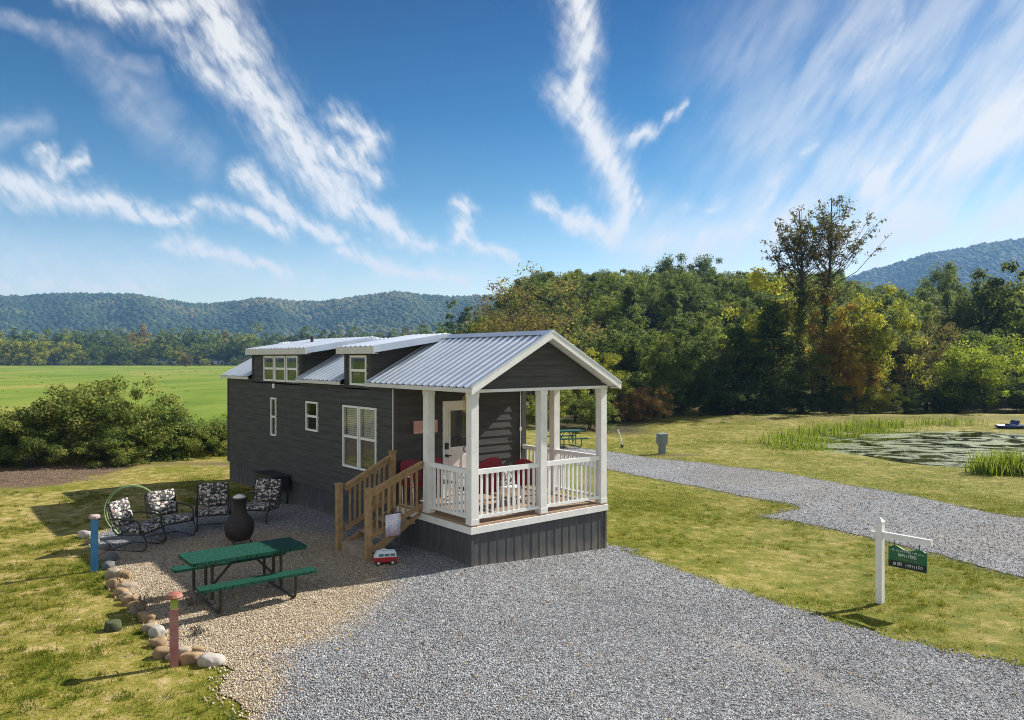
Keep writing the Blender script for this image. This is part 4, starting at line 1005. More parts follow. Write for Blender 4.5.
# utility pedestal and standpipe
x, y, z = gp(662, 454)
pe = thing('utility_pedestal', 'grey metal utility pedestal standing at the edge of the far driveway', 'utility box', (x, y, z - .03), R(25))
M_PED = pm('grey_green_metal', (.15, .18, .20), (.19, .22, .24), 6, .5)
b = MB(); b.box(-.13, -.10, 0, .13, .10, .46); b.build('pedestal', M_PED, pe)
b = MB(); b.box(-.20, -.15, .461, .20, .15, .90); b.prism([(-.215, -.165, .901), (.215, -.165, .901), (.215, .165, .93), (-.215, .165, .93)], (0, 0, .03)); bx = b.build('cabinet', M_PED, pe)
b = MB(); b.box(-.15, -.162, .52, .15, -.152, .86); b.build('door', M_PED, bx)
x, y, z = gp(622, 447.5)
sp = thing('standpipe', 'thin leaning white pipe with a dark base in the grass behind the porch', 'pipe', (x, y, z), 0)
b = MB(); b.tube([(0, 0, 0), (0, 0, .14)], .07, 10); b.build('base', M_BLACK, sp)
b = MB(); b.tube([(0, 0, .1), (-.06, 0, .45), (-.20, 0, .84)], .032, 8); b.build('pipe', M_VINYL, sp)
# small blue boat-like tub on the far pond bank
x, y, z = gp(1011, 428.5)
bt = thing('blue_boat', 'small dull blue boat lying on the far bank of the pond', 'boat', (x, y, z), R(10))
M_BLUE = pm('blue_plastic', (.03, .05, .15), (.05, .08, .2), 6, .5); bt.scale = (.66, .7, .62)
b = MB(); vs = []; fs = []; n = 16
for z_, k in ((0, .8), (.28, 1.0), (.34, 1.02), (.34, .9), (.15, .8)):
    for i in range(n): a = 2 * math.pi * i / n; vs.append((1.5 * k * math.copysign(abs(math.cos(a)) ** .7, math.cos(a)), .7 * k * math.copysign(abs(math.sin(a)) ** .7, math.sin(a)), z_))
for j in range(4):
    for i in range(n): i2 = (i + 1) % n; fs.append((j * n + i, j * n + i2, (j + 1) * n + i2, (j + 1) * n + i))
fs += [tuple(range(n))[::-1], tuple(range(4 * n, 5 * n))]; b.add(vs, fs); b.build('hull', M_BLUE, bt, True)
b = MB(); b.box(-.2, -.45, .2, .35, .45, .45); b.prism([(.3, -.45, .45), (.42, -.45, .45), (.55, -.45, .8), (.45, -.45, .8)], (0, .9, 0)); b.build('seat', M_BLUE, bt)

# ------------------------------------------------------------------ vegetation
def unit(v): return v / np.maximum(np.linalg.norm(v, axis=-1, keepdims=True), 1e-9)
def leaf_quads(C, N, size, g, asp=.55):
    k = len(C); N = unit(N); r = unit(g.normal(0, 1, (k, 3))); a = unit(np.cross(N, r)); b = np.cross(N, a)
    s = (size * g.uniform(.6, 1.35, k))[:, None]
    fold = N * s * .18
    V = np.stack([C - a * s * .5 + fold, C + b * s * .5 * asp, C + a * s * .5 + fold, C - b * s * .5 * asp], 1).reshape(-1, 3)
    return V, np.arange(4 * k).reshape(k, 4)
def ellipsoid_clumps(g, n, cr, cz0, cz1, irr=.3, shell=.45):
    d = unit(g.normal(0, 1, (n, 3))); r = g.random(n) ** shell
    ph = g.uniform(0, 6.28, 3)
    f = 1 + irr * np.sin(2 * np.arctan2(d[:, 1], d[:, 0]) + ph[0]) * .6 + irr * np.sin(5 * d[:, 2] + ph[1]) * np.cos(3 * np.arctan2(d[:, 1], d[:, 0]) + ph[2])
    c = d * (r * f)[:, None]; c[:, 0] *= cr; c[:, 1] *= cr; c[:, 2] = (cz0 + cz1) / 2 + c[:, 2] * (cz1 - cz0) / 2
    return c
def tree_proto(seed, H, cr, cz0, n, lpc, leaf, clr, mat, trunk_r=.16, limbs=14, bark=None, kind='round', irr=.3, stems=1, shell=.45, upn=.5):
    g = np.random.default_rng(seed)
    if kind == 'cone':
        t = g.random(n) ** .75; z = cz0 + (H - cz0) * (1 - t) * .97; rr = cr * (t * .95 + .05) * g.uniform(.55, 1.05, n); a = g.uniform(0, 6.28, n)
        cl = np.stack([rr * np.cos(a), rr * np.sin(a), z], 1)
    else: cl = ellipsoid_clumps(g, n, cr, cz0, H * .95, irr, shell)
    tone = np.clip(g.normal(.5, .16, n) , .1, .9)
    P = np.repeat(cl, lpc, 0); k = len(P); d = unit(g.normal(0, 1, (k, 3)))
    cs = np.repeat(clr * g.uniform(.6, 1.35, n), lpc)
    off = d * (cs * g.random(k) ** .5)[:, None] * (1, 1, .72); P = P + off
    N = off / cs[:, None] * .8 + g.normal(0, .55, (k, 3)) + (0, 0, upn)
    V, Fc = leaf_quads(P, N, leaf, g)
    v = np.clip(np.repeat(tone, lpc) + g.normal(0, .15, k), 0, 1)
    cm = np_mesh('crown', V, Fc, mat, attrs={'v': v})
    b = MB(); zt = (cz0 + H) / 2 + .18 * (H - cz0)
    tops = []
    for s in range(stems):
        w = g.normal(0, .04 * H, 2) * (1 if stems == 1 else 2.6); st = g.normal(0, .02 * H, 2) * (0 if stems == 1 else 1)
        pts = [(st[0] + w[0] * t ** 1.5 + g.normal(0, .012 * H) * t, st[1] + w[1] * t ** 1.5 + g.normal(0, .012 * H) * t, zt * t) for t in np.linspace(0, 1, 6)]
        rs = [trunk_r * (1.25 if i == 0 else 1) * (1 - .8 * t) / stems ** .5 for i, t in enumerate(np.linspace(0, 1, 6))]
        b.tube(pts, rs, 7); tops.append(pts)
    for c in cl[g.permutation(n)[:limbs]]:
        pts = tops[g.integers(0, stems)]; zz = np.clip(c[2] * g.uniform(.55, .85), cz0 * .5, zt * .97); f = zz / zt * 5; i = min(int(f), 4); p0 = np.array(pts[i]) * (1 - f + i) + np.array(pts[i + 1]) * (f - i)
        mid = (p0 + c) / 2 + g.normal(0, .05 * cr, 3) + np.array((0, 0, -.04 * H if kind != 'cone' else 0)); r0 = trunk_r * .42 * (1 - .6 * zz / zt) / stems ** .3
        b.tube([p0, mid, c], [r0, r0 * .6, r0 * .15], 5, cap=False)
    tr = bpy.data.meshes.new('trunk'); tr.from_pydata(b.v, [], b.f); tr.materials.append(bark or M_BARK); tr.polygons.foreach_set('use_smooth', [True] * len(tr.polygons)); tr.update()
    return tr, cm, H
def plant(proto, name, x, y, h, label, cat='tree', group=None, wide=1., rz=None, dz=-.05, parts=('trunk', 'crown')):
    tr, cm, H = proto; s = h / H
    o = thing(name, label, cat, (x, y, tz(x, y) + dz), rng.uniform(0, 6.28) if rz is None else rz, group); o.scale = (s * wide, s * wide, s)
    if tr is not None: link(parts[0], tr, o)
    link(parts[1], cm, o); return o
def recol(p, mat):
    cm = p[1].copy(); cm.materials.clear(); cm.materials.append(mat); return (p[0], cm, p[2])
OAK = [tree_proto(s, 12, 4.6, 2.4, 70, 130, .36, 1.25, L_DARK, .22, 16) for s in (1, 2, 3)]
OAKM = [recol(p, L_MID) for p in OAK[:2]]
LIN = [tree_proto(s, 10, 3.2, 1.4, 70, 150, .22, .80, L_YEL, .15, 18, irr=.4) for s in (11, 12)]
LGOLD = [recol(p, L_GOLD) for p in LIN]; LINO = recol(LIN[0], L_OR); LINM = recol(LIN[1], L_MID); LING = recol(LIN[0], L_DARK)
BARE = [tree_proto(s, 10, 3.4, 1.6, 90, 50, .16, .75, L_BRN, .15, 70, M_BARK2, irr=.15, stems=2) for s in (21, 22)]
WIL = tree_proto(31, 6, 2.9, .6, 80, 130, .15, .62, L_LIME, .14, 26, irr=.25, stems=4, upn=-.1)
CED = [tree_proto(s, 10, 2.5, .4, 100, 100, .24, .62, L_DARK, .14, 20, kind='cone') for s in (41, 42)]
SHR = [tree_proto(s, 2.6, 1.75, .1, 90, 130, .10, .36, L_SHR, .05, 26, irr=.35, stems=4, shell=.5) for s in (51, 52, 53)]
SHY = [recol(SHR[0], L_YEL), recol(SHR[1], L_MID)]; SHB = recol(SHR[2], L_RED); SHD = recol(SHR[1], L_DARK)
# far trees: fewer, larger leaf masses
FAR = [tree_proto(s, 12, 4.6, -.6, 56, 34, .75, 1.25, L_DARK, .2, 0) for s in (61, 62, 63)]
FARV = [FAR[0], FAR[1], recol(FAR[0], L_MID), recol(FAR[1], L_MID), recol(FAR[2], L_GOLD), recol(FAR[2], L_BRN), recol(FAR[1], L_OR)]
def at_px(px, Y, top):
    x = (px - 512) / F * Y; z = tz(x, Y); return x, Y, CAM_H + (HOR - top) / F * Y - z
def tree(proto, px, Y, top, label, cat='tree', wide=1., name='tree', group=None, rz=None):
    x, y, h = at_px(px, Y, top); h *= 1.13 if 'brush' in label else 1.03; return plant(proto, name, x, y, h, label, cat, group, wide, rz, -.25 if 'brush' in label else -.05)
# named trees along the edge of the wood, behind house and pond
T = tree
T(BARE[0], 535, 54, 262, 'brown thin-leaved tree rising behind the ridge of the porch roof', wide=1.25, name='broadleaf_tree')
T(BARE[1], 505, 60, 292, 'smaller brown thin-leaved tree left of the one behind the porch roof', wide=1.2, name='broadleaf_tree')
T(LGOLD[0], 575, 50, 338, 'yellow-green tree directly behind the porch gable', wide=1.0, name='broadleaf_tree')
T(LGOLD[1], 612, 51, 352, 'yellow-green tree just right of the porch roof eave', wide=.9, name='broadleaf_tree')
T(LINM, 552, 47, 362, 'green leafy tree seen between the porch posts', wide=1.1, name='broadleaf_tree')
T(LINM, 664, 54, 331, 'bushy mid-green tree standing out before the dark wood right of the house', wide=.95, name='broadleaf_tree')
T(SHB, 642, 51.5, 384, 'red-brown shrub at the wood edge right of the porch', 'shrub', 1.0, 'shrub')
T(SHB, 618, 51, 396, 'low red-brown shrub touching the right porch post from behind', 'shrub', 1.2, 'shrub')
T(SHY[1], 590, 44.5, 392, 'green shrub seen through the right bay of the porch', 'shrub', 1.1, 'shrub')
T(SHY[0], 538, 43, 396, 'green shrub seen through the porch beside the dark wall', 'shrub', 1.1, 'shrub')
T(LING, 700, 56, 362, 'dark round tree at the wood edge left of the tall shadowed cedars', name='broadleaf_tree')
T(CED[0], 738, 58, 322, 'dark cedar left of the tall twin trees', wide=1.5, name='cedar_tree')
T(CED[1], 772, 58.5, 300, 'tallest dark cedar beside the left tall trunk', wide=1.4, name='cedar_tree')
T(LGOLD[1], 770, 63, 268, 'yellow-green tree behind the cedars left of the tall twin trees', name='broadleaf_tree', wide=.9)
T(LINO, 838, 59.5, 296, 'orange autumn tree right of the twin tall trunks', wide=.85, name='broadleaf_tree')
T(LINO, 856, 56.5, 345, 'lower orange tree in front of the yellow-green one by the pond', wide=.9, name='broadleaf_tree')
T(LGOLD[0], 876, 58, 284, 'bright yellow-green tree right of the orange ones', wide=.85, name='broadleaf_tree')
T(LIN[1], 812, 60, 330, 'olive yellow tree hiding the lower tall trunks', wide=.9, name='broadleaf_tree')
T(BARE[1], 925, 60, 308, 'brown half-bare tree with a dark trunk behind the pond', wide=1.0, name='broadleaf_tree')
T(LING, 905, 64, 318, 'dark green tree filling the gap left of the half-bare tree', name='broadleaf_tree')
T(WIL, 985, 58, 330, 'light green willow-like tree on the far pond bank', wide=1.05, name='willow_tree')
T(OAK[0], 946, 118, 258, 'lone round-topped tree on the skyline before the blue mountain', wide=.8, name='broadleaf_tree')
T(OAK[1], 1002, 78, 262, 'large dark tree at the right rising above the willow', wide=.85, name='broadleaf_tree')
T(OAKM[1], 1040, 70, 282, 'mid-green tree at the right border behind the willow', wide=.85, name='broadleaf_tree')
T(OAK[2], 972, 84, 284, 'dark tree left of the large dark tree above the willow', wide=.8, name='broadleaf_tree')
T(OAK[0], 668, 148, 250, 'tall rounded crown standing highest on the wooded hill', name='broadleaf_tree', wide=.8)
T(OAK[2], 704, 146, 254, 'second high crown on the wooded hill, right of the highest', name='broadleaf_tree', wide=.8)
for px, Y, top in ((628, 55, 372), (682, 57, 384), (716, 57, 392), (745, 57, 380), (800, 57.5, 388), (830, 57, 384), (870, 57.5, 378), (905, 58, 388), (940, 58.5, 384), (955, 59, 372), (1015, 59, 376), (1035, 58, 384), (770, 57, 396), (655, 56, 398)):
    T(SHD if px % 3 else SHY[px % 2], px, Y, top, 'dark undergrowth shrub under the trees along the wood edge' if px % 3 else 'lit green undergrowth shrub under the trees along the wood edge', 'shrub', 1.15, 'undergrowth_shrub', 'undergrowth along the wood edge')

# twin tall pines with flat sparse tops
def pine(px, Y, top, lean, label, seed, spread):
    g = np.random.default_rng(seed); x, y, H = at_px(px, Y, top); o = thing('tall_tree', label, 'tree', (x, y, tz(x, y) - .05), 0)
    b = MB(); pts = [(lean * t ** 1.4 + .12 * math.sin(t * 7 + seed), .1 * math.sin(t * 5), H * .985 * t) for t in np.linspace(0, 1, 10)]
    b.tube(pts, [.27 * (1 - .86 * t) for t in np.linspace(0, 1, 10)], 8)
    L = []; at = lambda t: Vector(pts[min(int(t * 9), 8)]).lerp(Vector(pts[min(int(t * 9), 8) + 1]), t * 9 - min(int(t * 9), 8))
    cl = ellipsoid_clumps(g, 66, spread, H * .70, H * .995, .08, .55); cl[:, 0] += lean * 1.5; cl[:, 2] = np.round(cl[:, 2] / 1.05) * 1.05 * .7 + cl[:, 2] * .3
    low = ellipsoid_clumps(g, 14, spread * .55, H * .46, H * .70, .2, .6); cl[:, 0] = np.clip(cl[:, 0], -spread * .95 + lean, spread * .85 + lean); cl = np.vstack([cl, low])
    for c in cl:
        c = Vector(c); t = min(max((c.z - abs(c.x - lean) * .5 - .8) / H * g.uniform(.86, .98), .36), .97); p0 = at(t); m_ = p0.lerp(c, .5) + Vector((g.normal(0, .15), g.normal(0, .15), -.12 * (c - p0).length))
        b.tube([p0, m_, c], [.06 * (1.2 - t), .034 * (1.2 - t) + .006, .010], 5, cap=False)
        for j in range(6):
            q = m_.lerp(c, g.uniform(.2, 1)); e = (Vector(g.normal(0, 1, 3)) + (c - p0).normalized() * .8).normalized() * g.uniform(.3, .7); e.z = e.z * .45 + .06
            b.tube([q, q + e * .6 + Vector((0, 0, .03)), q + e], [.014, .010, .005], 4, cap=False)
            for _ in range(8): L.append(q + e * g.uniform(.35, 1.1) + Vector((g.normal(0, .13), g.normal(0, .13), g.normal(0, .08))))
    for i in range(14):   # dead stubs and ivy lower down
        t = g.uniform(.25, .6); a = g.uniform(0, 6.28); p0 = at(t); ln = g.uniform(.3, 1.1); p2 = p0 + Vector((math.cos(a), math.sin(a), .1)) * ln; b.tube([p0, p2], [.03, .01], 4, cap=False)
    b.build('trunk', M_BARK, o, True)
    P = np.array([tuple(p) for p in L]); V, Fc = leaf_quads(P, g.normal(0, 1, P.shape) + (0, 0, .8), .22, g, .5)
    link('crown', np_mesh('crown', V, Fc, M_PINE, attrs={'v': np.clip(g.normal(.5, .22, len(P)), 0, 1)}), o)
    k = 900; t = g.uniform(.04, .62, k); a = g.uniform(0, 6.28, k); P = np.array([tuple(at(q)) for q in t]) + np.stack([np.cos(a), np.sin(a), a * 0], 1) * g.uniform(.15, .5, k)[:, None]
    V, Fc = leaf_quads(P, np.stack([np.cos(a), np.sin(a), a * 0 + .4], 1), .24, g, .7)
    link('ivy', np_mesh('ivy', V, Fc, L_MID, attrs={'v': np.clip(g.normal(.45, .2, k), 0, 1)}), o)
M_PINE = leafmat('sparse_pine_leaf', (.03, .032, .014), (.075, .06, .024), (.18, .12, .04), .4, .1)
pine(801, 59.5, 207, -.1, 'left of two tall thin-crowned dark trees rising above the wood by the pond', 3, 3.5)
pine(824, 60.5, 194, .6, 'right and taller of two tall thin-crowned dark trees above the wood', 9, 4.3)

# the wooded hill: single trees
pts = []
g = np.random.default_rng(77); tries = 0
while len(pts) < 262 and tries < 24000:
    tries += 1; Y = g.uniform(61, 158); q = g.uniform(-.035, .70 if len(pts) < 215 else .98) if len(pts) < 215 else g.uniform(.66, .98); x = q * Y
    if Y < 66 and (.33 < q < .5): continue
    if .46 < q < .70 and Y > 108: continue
    if any((x - a) ** 2 + (Y - b) ** 2 < (3.5 + .014 * Y) ** 2 for a, b in pts): continue
    pts.append((x, Y))
for x, Y in pts:
    q = x / Y; r = g.random(); h = g.uniform(7.6, 10.0) * (1 if Y > 80 else .78)
    ztop = CAM_H + (HOR - (268 if q < .45 else 284)) / F * Y - tz(x, Y); h = min(h, max(ztop * g.uniform(.93, 1.03), 5))
    if q < .03: h = min(h, max(3.5, (HOR - (268 + (.03 - q) * 900)) / F * Y + CAM_H - tz(x, Y)))
    if r < .62: p, w = OAK[g.integers(0, 3)], 'dark green broadleaf tree in the wood on the hill behind the lawn'
    elif r < .84: p, w = OAKM[g.integers(0, 2)], 'mid green broadleaf tree in the wood on the hill behind the lawn'
    elif r < .97: p, w = CED[g.integers(0, 2)], 'dark cedar in the wood on the hill behind the lawn'
    else: p, w = LIN[g.integers(0, 2)], 'yellowish tree in the wood on the hill behind the lawn'
    plant(p, 'cedar_tree' if 'cedar' in w else 'broadleaf_tree', x, Y, h, w, 'tree', 'trees of the wooded hill', wide=g.uniform(.9, 1.15))

# brush at the edge of the field, left
for px, Y, top, i, w, lab in ((14, 28.0, 414, 0, 1.15, 'leftmost dark shrub of the brush at the field edge'), (58, 28.2, 386, 1, 1.0, 'tall shrub left of the highest one in the field-edge brush'),
        (100, 29.0, 375, 2, 1.0, 'highest shrub of the field-edge brush with reddish top twigs'), (138, 28.6, 396, 0, 1.0, 'shrub right of the highest one in the field-edge brush'),
        (170, 29.4, 404, 1, 1.05, 'shrub with brownish sprigs in the right half of the field-edge brush'), (206, 30.0, 415, 2, 1.1, 'low shrub of the brush nearest the left house wall'),
        (238, 31.0, 412, 0, 1.1, 'shrub half hidden by the back corner of the house'), (36, 26.9, 428, 2, 1.2, 'low front shrub at the left of the brush'), (120, 27.4, 424, 1, 1.3, 'low front shrub below the highest one of the brush'), (-22, 28, 400, 1, 1.1, 'shrub cut by the left border of the photo'), (-70, 28.3, 404, 2, 1.2, 'shrub of the brush beyond the left border of the photo'), (-118, 28.6, 408, 0, 1.2, 'farthest left shrub of the brush, outside the photo')):
    T(SHR[i], px, Y, top, lab, 'shrub', w, 'shrub', rz=g.uniform(0, 6.28))
for px, py, h, lab in ((66, 462, .45, 'yellowish grass tuft below the tall shrubs of the brush'), (188, 455, .55, 'yellowish grass mound at the foot of the brush near the house'), (215, 452, .4, 'small yellowish grass mound beside the back corner of the house')):
    x, y, z = gp(px, py); n = 1500; P = np.column_stack([g.normal(0, .55, n), g.normal(0, .25, n)]); hh = h * g.uniform(.4, 1, n) * np.exp(-(P[:, 0] / .9) ** 2); a = g.uniform(0, 6.28, n); w = .012
    z0 = terrain(P[:, 0] + x, P[:, 1] + y) - z
    V = np.stack([np.column_stack([P[:, 0] - w * np.cos(a), P[:, 1] - w * np.sin(a), z0]), np.column_stack([P[:, 0] + w * np.cos(a), P[:, 1] + w * np.sin(a), z0]), np.column_stack([P[:, 0] + .5 * hh * np.sin(a), P[:, 1] + .5 * hh * np.cos(a), z0 + hh])], 1).reshape(-1, 3)
    o = link('grass_mound', np_mesh('grass_mound', V, np.arange(3 * n).reshape(-1, 3), M_BLADE, attrs={'v': np.clip(g.normal(.7, .15, n), 0, 1)}), None, (x, y, z)); tag(o, lab, 'grass tuft', 'grass mounds at the field edge')

# reeds
def reeds(name, spots, label, cat='reeds', kind=None, dens=70, h=(.7, 1.3)):
    Vs = []; 
    for px, py, rx, ry in spots:
        x, y, z = gp(px, py); n = int(dens * rx * ry * 4) + 30; P = np.column_stack([g.normal(x, rx * .5, n), g.normal(y, ry * .5, n)]); z0 = terrain(P[:, 0], P[:, 1]) - .05
        hh = g.uniform(*h, n); a = g.uniform(0, 6.28, n); w = .02; ln = hh * g.uniform(.05, .65, n) ** 1.3; d = g.uniform(0, 6.28, n)
        mid = np.column_stack([P[:, 0] + ln * .35 * np.cos(d), P[:, 1] + ln * .35 * np.sin(d), z0 + hh * .6]); off = np.column_stack([w * np.cos(a), w * np.sin(a), 0 * a])
        b0 = np.column_stack([P, z0]); tip = np.column_stack([P[:, 0] + ln * np.cos(d), P[:, 1] + ln * np.sin(d), z0 + hh])
        Vs.append(np.stack([b0 - off, b0 + off, mid + off * .8, mid - off * .8, mid - off * .8, mid + off * .8, tip, tip], 1).reshape(-1, 3))
    V = np.vstack(Vs); k = len(V) // 4; o = link(name, np_mesh(name, V, np.arange(4 * k).reshape(-1, 4), L_REED, attrs={'v': np.repeat(np.clip(g.normal(.5, .2, k // 2), 0, 1), 2)}), None, kind=kind); tag(o, label, cat)
reeds('pond_reeds', [(782, 444, 1.4, .8), (800, 440, 1.6, 1.2), (822, 435, 2.0, 1.2), (850, 431, 2.2, 1.2), (876, 428, 2.2, 1.2), (893, 427, 1.4, 1.0), (806, 447, 1.2, .6)], 'bright green reeds along the far left bank of the pond', kind='stuff', dens=22, h=(.25, .8))
reeds('shore_weeds', [(812, 449, 2., .9), (835, 444, 2., 1.2), (795, 449, 1.6, .8), (850, 438, 2., 1.), (880, 432, 2.4, 1.)], 'low yellow-green weeds along the near left shore of the pond', kind='stuff', dens=60, h=(.06, .25))
reeds('reed_clump', [(990, 474, .8, .6), (1010, 473, 1.0, .6), (1028, 474, 1.0, .7)], 'dark green reed clump on the near pond bank at the right border', dens=110, h=(.45, 1.05))
reeds('bank_weeds', [(960, 425, 1.4, .8), (930, 425, 1.2, .8)], 'sparse low weeds on the far bank of the pond left of the blue boat', kind='stuff', dens=20, h=(.3, .7))

# far tree line across the field
far = []; g = np.random.default_rng(5)
for row, (Y0, Y1, n, h0, h1) in enumerate(((383, 398, 58, 8, 16), (400, 425, 58, 12, 20), (430, 480, 52, 15, 24))):
    for i in range(n):
        q = -.95 + .99 * (i + g.uniform(.2, .8)) / n; Y = g.uniform(Y0, Y1); x = q * Y
        r = g.random(); k = 0 if r < .24 else 1 if r < .46 else 2 if r < .64 else 3 if r < .80 else 4 if r < .90 else 5 if r < .96 else 6
        if row == 0 and q < -.56: k = 4
        w = ['dark green', 'dark green', 'mid green', 'mid green', 'yellow-green', 'brownish', 'orange'][k] + ' tree in the ' + ['front', 'middle', 'back'][row] + ' row of the distant tree line across the field'
        plant(FARV[k], 'broadleaf_tree', x, Y, g.uniform(h0, h1), w, 'tree', 'trees of the distant tree line', wide=g.uniform(.9, 1.3), dz=-.3)
for px, Y, top, k, lab in ((462, 190, 308, 1, 'dark tree nearer than the far tree line, left of the brown trees'), (486, 170, 314, 2, 'mid green tree nearer than the far tree line, close behind the brown trees'), (440, 230, 322, 0, 'dark round tree before the far tree line above the dormer roof'), (410, 300, 330, 2, 'mid green tree before the far tree line above the smaller dormer'),
        (186, 330, 352, 5, 'brown bush standing alone at the back edge of the field'), (8, 372, 334, 4, 'yellowish tree at the far left end of the tree line'), (38, 376, 336, 4, 'rounded yellow-green tree second from the left in the tree line'), (300, 340, 345, 4, 'yellowish tree before the distant trees above the triple dormer window')):
    T(FARV[k], px, Y, top, lab, 'tree' if 'bush' not in lab else 'bush', 1.15, 'broadleaf_tree' if 'bush' not in lab else 'bush')
for px, Y, hh in ((235, 372, 4.2), (252, 366, 3.0), (272, 374, 4.5), (296, 368, 3.2), (318, 376, 4.0), (128, 374, 3.4), (150, 378, 4.4), (96, 376, 3.6), (64, 372, 3.0), (344, 372, 4.0), (205, 377, 4.6)):
    x = (px - 512) / F * Y; plant(FARV[(int(px) // 7) % 3 + 2 if px % 2 else 2], 'bush', x, Y, hh, 'low bush along the far edge of the bright green field', 'bush', 'bushes along the far edge of the field', wide=1.6, dz=-.3)
# hedge-like rough grass tufts in the field
n = 1600; P = np.column_stack([g.uniform(-170, 5, n), 32 + 330 * g.random(n) ** 1.6]); P = P[P[:, 0] / P[:, 1] < -.1]; n = len(P); nz = np.sin(P[:, 0] * .11) * np.sin(P[:, 1] * .09 + 1) ; keep = g.random(n) < .35 + .5 * nz; P = P[keep]; n = len(P)
c = np.repeat(np.column_stack([P, terrain(P[:, 0], P[:, 1])]), 9, 0); c[:, :2] += g.normal(0, .22, (9 * n, 2)); a = g.uniform(0, 6.28, 9 * n); hh = g.uniform(.06, .2, 9 * n); w = .06
V = np.stack([c - np.column_stack([w * np.cos(a), w * np.sin(a), a * 0]), c + np.column_stack([w * np.cos(a), w * np.sin(a), a * 0]), c + np.column_stack([hh * .5 * np.sin(a), hh * .5 * np.cos(a), hh])], 1).reshape(-1, 3)
o = link('field_grass', np_mesh('field_grass', V, np.arange(27 * n).reshape(-1, 3), M_BLADE, attrs={'v': np.clip(g.normal(.4, .12, 9 * n), 0, 1)}), kind='stuff'); tag(o, 'rough grass tufts growing in the bright green field', 'grass')

# ------------------------------------------------------------------ far hills
def hills(name, prof, D, r0, r1, mat, seed, nb, bl, canopy_label):
    g = np.random.default_rng(seed); px = np.array([p[0] for p in prof], float); py = np.array([p[1] for p in prof], float)
    q = np.linspace(px[0], px[-1], 220); Q = (q - 512) / F; Hc = np.interp(q, px, py); Hc = np.convolve(np.pad(Hc, 4, 'edge'), np.ones(9) / 9, 'valid')
    Hz = CAM_H + (HOR - Hc) / F * D - 8
    rr = np.concatenate([np.linspace(r0, D, 26), np.linspace(D, r1, 10)[1:]])
    def height(Qv, r):
        hz = np.interp(Qv, Q, Hz); t = np.clip((r - r0) / (D - r0), 0, 1); up = t * t * (3 - 2 * t) * .55 + .45 * t
        sp = np.sin(Qv * 34 + 1.3 * np.sin(Qv * 11 + seed)) * .10 + np.sin(Qv * 71 + r * .004) * .05
        dn = np.where(r > D, 1 - (np.maximum(r - D, 0) / (r1 - D)) ** 1.5 * 1.05, 1)
        return hz * np.clip(up * (1 + sp * np.sin(np.pi * t)), -1, 1.3) * dn - 6 * (1 - t)
    A, B = np.meshgrid(Q, rr); Z = height(A, B); V = np.stack([(A * B).ravel(), B.ravel(), Z.ravel()], 1)
    nx, ny = len(Q), len(rr); i = np.arange(nx * ny).reshape(ny, nx); Fc = np.stack([i[:-1, :-1].ravel(), i[:-1, 1:].ravel(), i[1:, 1:].ravel(), i[1:, :-1].ravel()], 1)
    link(name, np_mesh(name, V, Fc, mat, smooth=True), kind='structure')
    ico = np.array([(0, 0, 1)] + [(.894 * math.cos(k * 1.2566), .894 * math.sin(k * 1.2566), .447) for k in range(5)] + [(.894 * math.cos(k * 1.2566 + .628), .894 * math.sin(k * 1.2566 + .628), -.447) for k in range(5)])
    f = [(0, 1 + k, 1 + (k + 1) % 5) for k in range(5)] + [(1 + k, 6 + k, 1 + (k + 1) % 5) for k in range(5)] + [(6 + k, 6 + (k + 1) % 5, 1 + (k + 1) % 5) for k in range(5)]
    qq = g.uniform(Q[0], Q[-1], nb); r = r0 + (D * 1.02 - r0) * g.random(nb) ** .8; z = height(qq, r); ok = z > -1; qq, r, z = qq[ok], r[ok], z[ok]; k = len(qq)
    s = bl * g.uniform(.4, 1.7, k); v = ico[None] * s[:, None, None] * g.uniform(.75, 1.25, (k, 11, 1)); v[:, :, 2] *= 1.15; v[:, :, 0] += (qq * r)[:, None]; v[:, :, 1] += r[:, None]; v[:, :, 2] += (z + .35 * s)[:, None]
    o = link('forest_canopy', np_mesh('forest_canopy', v.reshape(-1, 3), (np.array(f)[None] + (np.arange(k) * 11)[:, None, None]).reshape(-1, 3), M_CAN, attrs={'v': np.repeat(np.clip(g.normal(.42, .2, k) + 0.6 * (vn(qq * r, r, .006) - .5) + .6 * (vn(qq * r, r, .02) - .5), 0, 1), len(f))}), kind='stuff'); tag(o, canopy_label, 'forest')
M_CAN = attr_ramp_mat('distant_canopy', [(0, (.014, .03, .012)), (.5, (.036, .06, .02)), (.85, (.085, .10, .032)), (1, (.14, .11, .035))], .9)
M_HILL = pm('distant_hill_forest', (.028, .045, .018), (.045, .06, .024), .02, .95)
hills('hills', [(-760, 352), (-600, 330), (-430, 314), (-260, 306), (-120, 300), (0, 297), (60, 293), (95, 292), (150, 296), (176, 303), (215, 305), (240, 300), (262, 297), (290, 301), (305, 303), (340, 300), (370, 294), (395, 291), (430, 296), (455, 297), (494, 294), (560, 296), (640, 310), (760, 330), (860, 352)], 1500, 900, 2100, M_HILL, 4, 66000, 4.2, 'dense forest covering the long low ridge beyond the field')
hills('mountain', [(640, 350), (700, 330), (800, 300), (850, 276), (880, 266), (910, 260), (940, 252), (985, 243), (1024, 238), (1090, 231), (1180, 236), (1300, 248), (1480, 266), (1720, 300), (1950, 350)], 1800, 1200, 2400, M_HILL, 8, 46000, 4.6, 'dense forest covering the blue mountain at the right')

